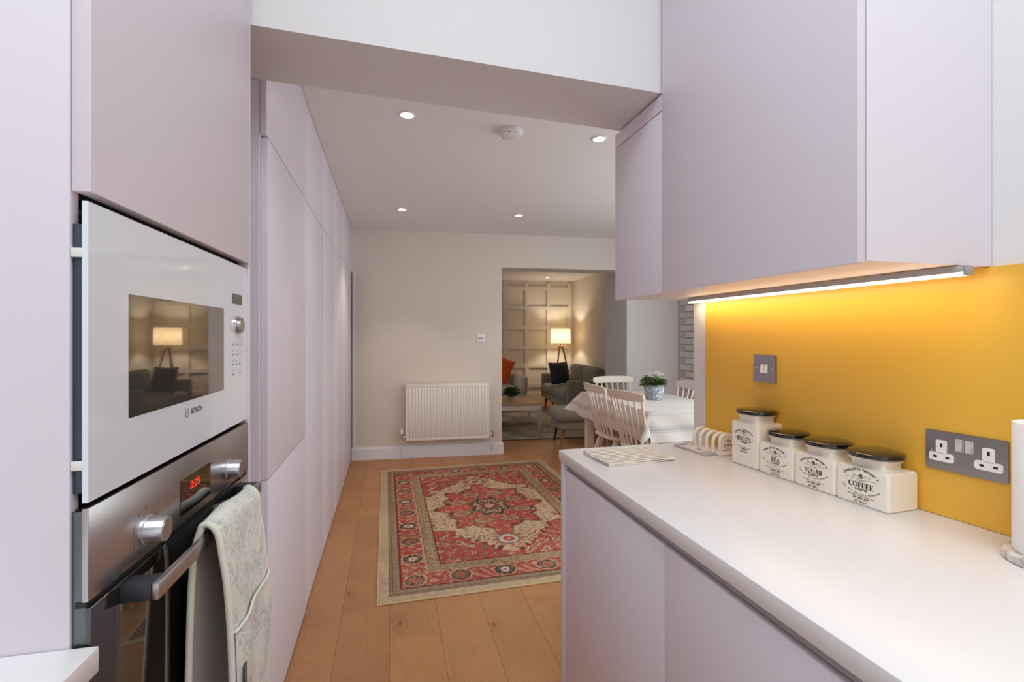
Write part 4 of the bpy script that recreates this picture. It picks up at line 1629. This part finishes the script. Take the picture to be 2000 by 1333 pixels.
def grid_rug(name, W, H, nx, ny, colfn, thick, parent):
    xs = np.linspace(-W / 2, W / 2, nx)
    ys = np.linspace(-H / 2, H / 2, ny)
    gx, gy = np.meshgrid(xs, ys)
    col = colfn(gx, gy, W, H)
    gz = np.full_like(gx, thick)
    verts = np.stack([gx.ravel(), gy.ravel(), gz.ravel()], -1)
    i, j = np.meshgrid(np.arange(nx - 1), np.arange(ny - 1))
    a = (j * nx + i).ravel()
    faces = np.stack([a, a + 1, a + nx + 1, a + nx], -1)
    me = bpy.data.meshes.new(name)
    me.from_pydata(verts.tolist(), [], faces.tolist())
    at = me.color_attributes.new('weave', 'FLOAT_COLOR', 'POINT')
    rgba = np.concatenate([col.reshape(-1, 3), np.ones((nx * ny, 1))], -1).astype(np.float32)
    at.data.foreach_set('color', rgba.ravel())
    t = NT(name + '_wool')
    ca = t.n('ShaderNodeVertexColor', layer_name='weave')
    co = t.coords('Object')
    nz = t.noise(co, 420.0, 2.0)
    t.set(color=t.mix(t.math('MULTIPLY', nz, 0.30), ca.outputs[0], (0.12, 0.09, 0.07, 1)), rough=0.95, spec=0.1)
    t.bump(nz, 0.5, 0.003)
    me.materials.append(t.m)
    return obj('pile', me, parent=parent)


rg = thing('area_rug', 'red and beige persian style rug on the oak floor', 'rug', (0.740, 3.632, 0), R(0.4))
RW, RH = 1.612, 2.400
grid_rug('rug_pile', RW, RH, 330, 490, rug_colours, 0.0075, rg)
bxo('backing', fabric('rug_backing', (178, 150, 112)), rg, -RW / 2, RW / 2, -RH / 2, RH / 2, 0.0004, 0.0070)
bm = nbm()
q = 0.0
pts = [(-RW / 2, -RH / 2, .004), (RW / 2, -RH / 2, .004), (RW / 2, RH / 2, .004), (-RW / 2, RH / 2, .004)]
for i in range(4):
    tube(bm, [pts[i], pts[(i + 1) % 4]], 0.0042, 8)
obj('binding', bm, fabric('rug_binding', (214, 184, 140)), rg)

# ------------------------------------------------------------------ dining table with cloth
M_FURN = paint('white_painted_wood', (228, 212, 198), rough=0.45, var=0.02, nscale=12)
TX0, TX1, TY0, TY1, TZ = 1.872, 2.600, 3.235, 4.530, 0.744
tcx, tcy = (TX0 + TX1) / 2, (TY0 + TY1) / 2
dt = thing('dining_table', 'white dining table under a white cloth', 'table', (tcx, tcy, 0), 0)
hx, hy = (TX1 - TX0) / 2, (TY1 - TY0) / 2
bxo('table_top', M_FURN, dt, -hx, hx, -hy, hy, TZ - 0.028, TZ, 0.004)
for sy in (-1, 1):
    bxo('apron', M_FURN, dt, -hx + 0.09, hx - 0.09, sy * (hy - 0.05) - 0.011, sy * (hy - 0.05) + 0.011, TZ - 0.115, TZ - 0.0285)
for sx in (-1, 1):
    bxo('apron', M_FURN, dt, sx * (hx - 0.05) - 0.011, sx * (hx - 0.05) + 0.011, -hy + 0.09, hy - 0.09, TZ - 0.115, TZ - 0.0285)
for sx in (-1, 1):
    for sy in (-1, 1):
        bxo('leg', M_FURN, dt, sx * (hx - 0.055) - 0.036, sx * (hx - 0.055) + 0.036, sy * (hy - 0.055) - 0.036, sy * (hy - 0.055) + 0.036, 0, TZ - 0.0285, 0.003)

tcm = NT('striped_white_tablecloth')
co = tcm.coords('UV')
sep = tcm.n('ShaderNodeSeparateXYZ')
tcm.l(co, sep.inputs[0])
OV = 0.235
d1 = tcm.math('MINIMUM', sep.outputs[0], sep.outputs[1])       # distance from hem, metres (stored mirrored)
band = tcm.ramp(d1, [(0.070, (0, 0, 0, 1)), (0.073, (.55, .55, .55, 1)), (0.080, (.55, .55, .55, 1)), (0.083, (.1, .1, .1, 1)), (0.090, (.8, .8, .8, 1)), (0.104, (.8, .8, .8, 1)),
                     (0.107, (.15, .15, .15, 1)), (0.115, (.5, .5, .5, 1)), (0.122, (.5, .5, .5, 1)), (0.126, (0, 0, 0, 1)), (0.200, (0, 0, 0, 1)), (0.203, (.4, .4, .4, 1)), (0.207, (.4, .4, .4, 1)), (0.210, (0, 0, 0, 1))])
tcm.set(color=tcm.mix(tcm.math('MULTIPLY', band, 0.55), lin((220, 212, 205)), lin((128, 132, 148))), rough=0.9, spec=0.15)
tcm.bump(tcm.noise(tcm.coords('Object'), 500.0, 2.0), 0.15, 0.001)
bm = nbm()
uvl = bm.loops.layers.uv.new('uv')


def cl_axis(h, n_in, n_out):
    out = [-h - OV * (1 - i / n_out) for i in range(n_out)]
    out += [-h + 2 * h * i / n_in for i in range(n_in + 1)]
    out += [h + OV * (i + 1) / n_out for i in range(n_out)]
    return out


ax_, ay_ = cl_axis(hx + 0.003, 14, 9), cl_axis(hy + 0.003, 20, 9)
grid = []
for py in ay_:
    row = []
    for px in ax_:
        ox = max(abs(px) - hx - 0.003, 0.0)
        oy = max(abs(py) - hy - 0.003, 0.0)
        sx = 1 if px > 0 else -1
        sy = 1 if py > 0 else -1
        bx_, by_ = max(-hx - 0.003, min(hx + 0.003, px)), max(-hy - 0.003, min(hy + 0.003, py))
        r_ = math.hypot(ox, oy)
        z = TZ + 0.003
        if r_ > 0:
            ang = math.atan2(oy, ox)
            cornerness = math.sin(2 * ang)
            far_left = (sx < 0 and sy > 0)
            tilt = R(6 + 2.0 * math.sin(py * 9 + px * 7)) + cornerness * (R(36) if far_left else R(14))
            outd = r_ * math.sin(tilt) + 0.006
            dn = r_ * math.cos(tilt)
            # cloth hangs almost straight; corner cone folds outwards
            ux_ = math.cos(ang) * sx
            uy_ = math.sin(ang) * sy
            if not far_left and cornerness > 0.02:
                uy_ *= 0.55
            rip = 0.008 * math.sin(py * 23 + px * 19) * min(1.0, r_ / 0.12) * (1 - cornerness)
            bx_ += ux_ * (outd + rip)
            by_ += uy_ * (outd + rip)
            z -= dn * (1.0 if cornerness < 0.05 else (0.86 if far_left else 0.80))
        else:
            z += 0.0006 * math.sin(px * 31 + py * 17)
        row.append(bm.verts.new((bx_, by_, z)))
    grid.append(row)
for j in range(len(ay_) - 1):
    for i in range(len(ax_) - 1):
        f = bm.faces.new((grid[j][i], grid[j][i + 1], grid[j + 1][i + 1], grid[j + 1][i]))
        for l_, (jj, ii) in zip(f.loops, ((j, i), (j, i + 1), (j + 1, i + 1), (j + 1, i))):
            l_[uvl].uv = (hx + OV + 0.003 - abs(ax_[ii]), hy + OV + 0.003 - abs(ay_[jj]))
clo = obj('tablecloth', bm, tcm.m, None, angle=80, loc=(tcx, tcy, 0))
tag(clo, 'white cloth with grey-blue hem stripes draped over the dining table', 'tablecloth')


def make_chair(lab):
    c = thing('dining_chair', lab, 'chair', (0, 0, 0), 0, 'white spindle-back dining chairs')
    b = nbm()
    rings = []
    for (k, z) in ((0.90, 0.420), (0.985, 0.428), (1.0, 0.440), (0.985, 0.448), (0.93, 0.450)):
        rings.append([(p[0] * k, p[1] * k, z) for p in [(q_[0] * (1.0 - 0.06 * (q_[1] < 0)), q_[1]) for q_ in rrect(0.43, 0.41, 0.11, 6)]])
    loft(b, rings)
    obj('seat', b, M_FURN, c, angle=50)
    feet = {(-1, 1): (-.215, .205), (1, 1): (.215, .205), (-1, -1): (-.205, -.245), (1, -1): (.205, -.245)}
    tops = {k: (k[0] * 0.145, k[1] * 0.135) for k in feet}
    for k in feet:
        b = nbm()
        p0 = Vector((tops[k][0], tops[k][1], 0.428))
        p1 = Vector((feet[k][0], feet[k][1], 0.0))
        tube(b, [p0.lerp(p1, f) for f in (0, .2, .45, .7, .9, 1)], [.014, .018, .021, .018, .013, .012], 10)
        obj('leg', b, M_FURN, c)
    mid = {}
    for sx in (-1, 1):
        b = nbm()
        a_ = Vector((*tops[(sx, 1)], .428)).lerp(Vector((*feet[(sx, 1)], 0)), .55)
        b_ = Vector((*tops[(sx, -1)], .428)).lerp(Vector((*feet[(sx, -1)], 0)), .55)
        tube(b, [a_, a_.lerp(b_, .5), b_], [.008, .012, .008], 8)
        mid[sx] = a_.lerp(b_, .5)
        obj('stretcher', b, M_FURN, c)
    b = nbm()
    tube(b, [mid[-1], mid[-1].lerp(mid[1], .5), mid[1]], [.008, .012, .008], 8)
    obj('stretcher', b, M_FURN, c)
    n = 7
    tops_ = []
    for i in range(n):
        f = i / (n - 1) * 2 - 1
        b = nbm()
        lo = Vector((f * 0.155, -0.165 - 0.02 * (1 - f * f), 0.440))
        hi = Vector((f * 0.188, -0.255 - 0.035 * (1 - f * f), 0.832))
        tube(b, [lo.lerp(hi, q_) for q_ in (0, .35, .7, 1)], [.0075, .0095, .008, .007] if 0 < i < n - 1 else [.011, .013, .011, .010], 8)
        obj('spindle', b, M_FURN, c)
    b = nbm()
    rows = []
    for i in range(17):
        f = i / 16 * 2 - 1
        yb = -0.258 - 0.038 * (1 - f * f)
        hh = 0.038 * (1 - 0.35 * abs(f) ** 6)
        zt = 0.852 - 0.003 * f * f
        x_ = f * 0.222
        th = 0.010
        rows.append([(x_, yb - th - .006, zt + hh), (x_, yb + th - .006, zt + hh), (x_, yb + th, zt), (x_, yb + th + .004, zt - hh * .8), (x_, yb - th + .004, zt - hh * .8), (x_, yb - th, zt)])
    loft(b, rows)
    bmesh.ops.bevel(b, geom=[e for e in b.edges if len(e.link_faces) == 2 and e.calc_face_angle() > 0.7], offset=0.004, segments=2, affect='EDGES')
    obj('top_rail', b, M_FURN, c, angle=50)
    return c


ch = make_chair('white spindle-back chair at the table side nearest the viewer')
ch.location = (2.010, 3.43, 0)
ch.rotation_euler = (0, 0, R(-80))
for (lx_, ly_, rz_, lab) in ((1.995, 3.915, -90, 'white spindle-back chair between the near chair and the grey ottoman'),
                             (2.245, 4.34, 180, 'white spindle-back chair at the far end of the dining table'),
                             (2.405, 3.875, 90, 'white spindle-back chair behind the flower pot, before the brick wall')):
    c2 = copy_tree(ch)
    c2.location = (lx_, ly_, 0)
    c2.rotation_euler = (0, 0, R(rz_))
    c2['label'] = lab

# ------------------------------------------------------------------ flower pot on the dining table
def leaf_cloud(b, n, rad, h0, h1, ls, seed, up=0.5):
    rr = random.Random(seed)
    for _ in range(n):
        a = rr.uniform(0, 2 * PI)
        q_ = math.sqrt(rr.random())
        p = Vector((math.cos(a) * rad * q_, math.sin(a) * rad * q_, h0 + (h1 - h0) * rr.random() * (1 - 0.55 * q_ * q_)))
        d = Vector((math.cos(a) * (0.4 + q_), math.sin(a) * (0.4 + q_), up * rr.uniform(-0.2, 1.2))).normalized()
        s_ = d.cross(Vector((rr.uniform(-.4, .4), rr.uniform(-.4, .4), 1))).normalized()
        n_ = s_.cross(d).normalized()
        L_ = ls * rr.uniform(0.6, 1.25)
        w_ = L_ * 0.30
        pts = [p, p + d * L_ * .35 + s_ * w_ + n_ * w_ * .3, p + d * L_ * .75 + s_ * w_ * .7 + n_ * w_ * .2, p + d * L_ - n_ * w_ * .3,
               p + d * L_ * .75 - s_ * w_ * .7 + n_ * w_ * .2, p + d * L_ * .35 - s_ * w_ + n_ * w_ * .3]
        vv = [b.verts.new(x_) for x_ in pts]
        mid_ = b.verts.new(p + d * L_ * .5)
        for i in range(6):
            b.faces.new((vv[i], vv[(i + 1) % 6], mid_))


def leaf_mat(name, c1, c2):
    t = NT(name)
    co = t.coords('Object')
    t.set(color=t.mix(t.noise(co, 45.0, 2.0), lin(c1), lin(c2)), rough=0.55)
    return t.m


fp = thing('flower_pot', 'leaf-patterned pot of white flowers on the dining table', 'potted plant', (2.262, 3.83, TZ + 0.004), 0)
t = NT('leaf_relief_pot')
co = t.coords('Object')
vo = t.n('ShaderNodeTexVoronoi', feature='DISTANCE_TO_EDGE')
vo.inputs['Scale'].default_value = 62.0
mp = t.n('ShaderNodeMapping')
mp.inputs['Scale'].default_value = (1, 1, 0.6)
mp.inputs['Rotation'].default_value = (0.5, 0.4, 0.3)
t.l(co, mp.inputs['Vector'])
t.l(mp.outputs[0], vo.inputs['Vector'])
pm = t.ramp(vo.outputs['Distance'], [(0.03, (1, 1, 1, 1)), (0.10, (0, 0, 0, 1))])
t.set(color=t.mix(pm, lin((128, 134, 148)), lin((216, 218, 222))), rough=0.6)
t.bump(pm, 0.3, 0.002)
b = nbm()
lathe(b, [(0.070, 0.0), (0.072, 0.003), (0.088, 0.124), (0.090, 0.130), (0.086, 0.132), (0.083, 0.118), (0.001, 0.112)], n=40)
obj('pot', b, t.m, fp)
b = nbm()
leaf_cloud(b, 420, 0.088, 0.115, 0.215, 0.042, 4)
o = obj('foliage', b, leaf_mat('mid_green_leaf', (84, 108, 52), (150, 160, 104)), fp, angle=180)
o['kind'] = 'stuff'
b = nbm()
rr = random.Random(12)
for _ in range(46):
    a = rr.uniform(-PI * .85, PI * .25)
    q_ = rr.uniform(0.35, 1.12)
    p = Vector((math.cos(a) * 0.092 * q_, math.sin(a) * 0.092 * q_, 0.195 + 0.055 * (1 - q_ * .75) + rr.uniform(-.02, .02)))
    for k in range(5):
        an = k * 2 * PI / 5
        d = Vector((math.cos(an), math.sin(an), 0.35))
        s_ = Vector((-math.sin(an), math.cos(an), 0))
        vv = [b.verts.new(p), b.verts.new(p + d * .009 + s_ * .007), b.verts.new(p + d * .017), b.verts.new(p + d * .009 - s_ * .007)]
        b.faces.new(vv)
o = obj('blossoms', b, leaf_mat('pale_petal', (244, 230, 212), (250, 244, 236)), fp, False)
o['kind'] = 'stuff'

# ------------------------------------------------------------------ living room
M_SOFA = fabric('grey_sofa_weave', (158, 150, 132), var=0.3, scale=260)
M_WOODD = paint('dark_walnut_leg', (92, 52, 34), rough=0.4, var=0.1)
M_WOODM = paint('beech_leg', (164, 112, 72), rough=0.4, var=0.08)


def pillow(w, h, t_, n=14, pinch=0.0):
    """cushion standing in the local xz plane, thickness along y"""
    b = nbm()
    for side in (1, -1):
        rows = []
        for j in range(n + 1):
            v = j / n * 2 - 1
            row = []
            for i in range(n + 1):
                u = i / n * 2 - 1
                k = max(0.0, (1 - abs(u) ** 2.6)) * max(0.0, (1 - abs(v) ** 2.6))
                sx = 1 - 0.05 * (1 - abs(u) ** 2) * 0 - 0.06 * (1 - v * v) * abs(u) ** 3
                sz = 1 - 0.06 * (1 - u * u) * abs(v) ** 3
                row.append((u * w / 2 * sx, side * t_ / 2 * k ** 0.55, h / 2 + v * h / 2 * sz))
            rows.append(row)
        sheet(b, rows)
    bmesh.ops.remove_doubles(b, verts=b.verts, dist=0.0004)
    return b


def soft_box(b, x0, x1, y0, y1, z0, z1, r=0.04, crown=0.012):
    n0 = len(b.verts)
    box(b, x0, x1, y0, y1, z0, z1, r, 4)
    return b


sf = thing('sofa', 'grey two-seat sofa by the floor lamp', 'sofa', (3.08, 7.70, 0), R(-90) + BWR)
SWD = 0.87                      # half width
b = nbm(); soft_box(b, -SWD, SWD, -0.40, 0.42, 0.17, 0.285, .02); obj('base', b, M_SOFA, sf)
b = nbm(); soft_box(b, -SWD, SWD, 0.26, 0.43, 0.286, 0.70, .05); obj('back_frame', b, M_SOFA, sf)
for s_ in (-1, 1):
    b = nbm(); soft_box(b, s_ * SWD - (0.14 if s_ > 0 else 0), s_ * SWD + (0.14 if s_ < 0 else 0), -0.41, 0.255, 0.20, 0.62, .035); obj('arm', b, M_SOFA, sf)
    b = nbm(); soft_box(b, min(0, s_ * 0.725) + .004, max(0, s_ * 0.725) - .004, -0.43, 0.20, 0.287, 0.445, .055); obj('seat_cushion', b, M_SOFA, sf)
    b = nbm(); soft_box(b, min(0, s_ * 0.72) + .006, max(0, s_ * 0.72) - .006, 0.08, 0.255, 0.446, 0.80, .07); obj('back_cushion', b, fabric('taupe_back_cushion', (150, 140, 122), var=.2), sf)
for sx in (-1, 1):
    for sy in (-0.33, 0.34):
        b = nbm(); cyl(b, (sx * 0.76, sy, 0.17), (sx * 0.79, sy * 1.06, 0.0), 0.024, 0.013, 12); obj('leg', b, M_WOODD, sf)
cu = thing('cushion', 'charcoal square cushion leaning on the far arm of the sofa', 'cushion', (2.93, 8.05, 0.452), R(20))
o = obj('cover', pillow(0.42, 0.40, 0.15), fabric('charcoal_cushion', (62, 64, 70), var=.25), cu, angle=60)
o.rotation_euler = (R(-14), 0, 0)

ot = thing('ottoman', 'grey footstool with tapered wooden legs behind the table end', 'footstool', (2.255, 5.51, 0), R(-3) + BWR)
b = nbm(); soft_box(b, -0.32, 0.32, -0.24, 0.24, 0.20, 0.298, .025); obj('base', b, M_SOFA, ot)
b = nbm(); soft_box(b, -0.355, 0.355, -0.275, 0.275, 0.302, 0.430, .055); obj('seat_cushion', b, M_SOFA, ot)
for sx in (-1, 1):
    for sy in (-1, 1):
        b = nbm(); cyl(b, (sx * 0.25, sy * 0.165, 0.20), (sx * 0.285, sy * 0.19, 0.0), 0.024, 0.012, 12); obj('leg', b, M_WOODM if sy < 0 else M_WOODD, ot)

ac = thing('armchair', 'cream armchair behind the coffee table', 'armchair', (1.86, 8.42, 0), R(4))
M_CREAM = fabric('cream_upholstery', (206, 196, 178), var=.12)
b = nbm(); soft_box(b, -0.42, 0.42, -0.38, 0.36, 0.16, 0.30, .03); obj('base', b, M_CREAM, ac)
b = nbm(); soft_box(b, -0.285, 0.285, -0.40, 0.20, 0.302, 0.43, .05); obj('seat_cushion', b, M_CREAM, ac)
b = nbm(); soft_box(b, -0.37, 0.37, 0.21, 0.40, 0.302, 0.86, .08); obj('backrest', b, M_CREAM, ac)
for s_ in (-1, 1):
    b = nbm(); soft_box(b, s_ * 0.375 - 0.085, s_ * 0.375 + 0.085, -0.38, 0.205, 0.28, 0.62, .075); obj('arm', b, M_CREAM, ac)
for sx in (-1, 1):
    for sy in (-1, 1):
        b = nbm(); cyl(b, (sx * 0.34, sy * 0.29, 0.16), (sx * 0.36, sy * 0.31, 0.0), 0.024, 0.014, 12); obj('leg', b, M_WOODD, ac)
oc_ = thing('cushion', 'bright orange cushion on the cream armchair', 'cushion', (1.83, 8.33, 0.455), R(-6))
o = obj('cover', pillow(0.44, 0.44, 0.15), fabric('orange_cushion', (226, 92, 24), var=.15), oc_, angle=60)
o.rotation_euler = (R(-16), R(24), 0)
o.location = (-0.02, -0.02, 0.08)

# coffee table
M_OAKTOP = paint('pale_oak_top', (206, 160, 108), rough=0.4, var=0.06, nscale=8)
M_OAKED = paint('oak_edge', (186, 140, 94), rough=0.4, var=0.06)
cf = thing('coffee_table', 'low coffee table with oak top and white frame', 'table', (1.53, 6.76, 0), BWR)
b = nbm(); box(b, -0.49, 0.49, -0.32, 0.32, 0.362, 0.3795, .001); obj('top_panel', b, M_OAKTOP, cf)
for (x0, x1, y0, y1) in ((-.56, .56, -.39, -.321), (-.56, .56, .321, .39), (-.56, -.491, -.3205, .3205), (.491, .56, -.3205, .3205)):
    bxo('top_border', M_OAKED, cf, x0, x1, y0, y1, .360, .381, .002)
for (x0, x1, y0, y1) in ((-.53, .53, -.365, -.345), (-.53, .53, .345, .365), (-.53, -.51, -.344, .344), (.51, .53, -.344, .344)):
    bxo('apron', M_FURN, cf, x0, x1, y0, y1, .285, .3595)
for sx in (-1, 1):
    for sy in (-1, 1):
        b = nbm(); cyl(b, (sx * .505, sy * .340, .3595), (sx * .505, sy * .340, 0.0125), .034, .017, 4); obj('leg', b, M_FURN, cf, False)
lpnt = thing('potted_plant', 'small green plant in a grey pot on the coffee table', 'potted plant', (1.655, 6.60, 0.381), 0)
b = nbm()
lathe(b, [(0.034, 0), (0.036, .002), (0.048, .082), (0.046, .084), (0.001, .078)], n=24)
obj('pot', b, paint('stone_grey_pot', (150, 142, 136), rough=.7), lpnt)
b = nbm(); leaf_cloud(b, 150, .05, .08, .19, .075, 9, 1.0)
o = obj('foliage', b, leaf_mat('dark_green_leaf', (52, 76, 40), (92, 116, 66)), lpnt, angle=180)
o['kind'] = 'stuff'


def worn(x, y, W, H):
    a = vnoise(x, y, 2.2, 21)
    b_ = vnoise(x, y, 7, 22)
    c_ = vnoise(x, y * 2.2, 22, 23)
    m = np.clip((a * .5 + b_ * .35 + c_ * .35 - .45) * 3.2, 0, 1)[..., None]
    c1, c2 = np.array(lin((214, 200, 178))[:3]), np.array(lin((150, 140, 130))[:3])
    return c1 * (1 - m) + c2 * m


lr = thing('area_rug', 'worn beige and grey rug under the coffee table', 'rug', (1.50, 6.90, 0), BWR)
grid_rug('living_rug_pile', 2.30, 2.10, 120, 120, worn, 0.0105, lr)
bxo('backing', fabric('dark_rug_backing', (86, 72, 62)), lr, -1.15, 1.15, -1.05, 1.05, 0.0004, 0.0100)

# floor lamp
fl = thing('floor_lamp', 'tripod floor lamp with glowing drum shade', 'lamp', (3.24, 8.93, 0), 0)
t = NT('lit_linen_shade')
tr_ = t.n('ShaderNodeBsdfTranslucent')
tr_.inputs['Color'].default_value = (0.60, 0.50, 0.33, 1)
ms = t.n('ShaderNodeMixShader')
ms.inputs[0].default_value = 0.32
t.set(color=lin((240, 222, 186)), rough=0.9)
t.b.inputs['Emission Color'].default_value = lin((255, 206, 130))
t.b.inputs['Emission Strength'].default_value = 0.12
t.l(t.b.outputs[0], ms.inputs[1])
t.l(tr_.outputs[0], ms.inputs[2])
t.l(ms.outputs[0], t.t.nodes['Material Output'].inputs[0])
b = nbm()
lathe(b, [(0.196, 1.155), (0.188, 1.445)], n=44, cap0=False, cap1=False)
obj('shade', b, t.m, fl)
b = nbm()
for (r_, z_) in ((0.196, 1.155), (0.188, 1.445)):
    tube(b, [(math.cos(2 * PI * i / 40) * r_, math.sin(2 * PI * i / 40) * r_, z_) for i in range(41)], 0.003, 6, False)
obj('shade_rim', b, M_BIND, fl)
for k in range(3):
    a = R(100 + 120 * k)
    b = nbm()
    cyl(b, (math.cos(a) * 0.035, math.sin(a) * 0.035, 1.105), (math.cos(a) * 0.30, math.sin(a) * 0.30, 0.0), 0.014, 0.012, 10)
    obj('leg', b, M_WOODD, fl)
b = nbm()
lathe(b, [(0.045, 1.080), (0.052, 1.085), (0.052, 1.112), (0.012, 1.118), (0.012, 1.19), (0.018, 1.20), (0.018, 1.24), (0.002, 1.25)], n=24)
obj('lamp_holder', b, M_WOODD, fl)
l = bpy.data.lights.new('floor_lamp_bulb', 'POINT')
l.energy = 15
l.color = (1.0, 0.88, 0.70)
l.shadow_soft_size = 0.04
lo = bpy.data.objects.new('floor_lamp_bulb', l)
COL.objects.link(lo)
lo.location = (3.24, 8.93, 1.305)
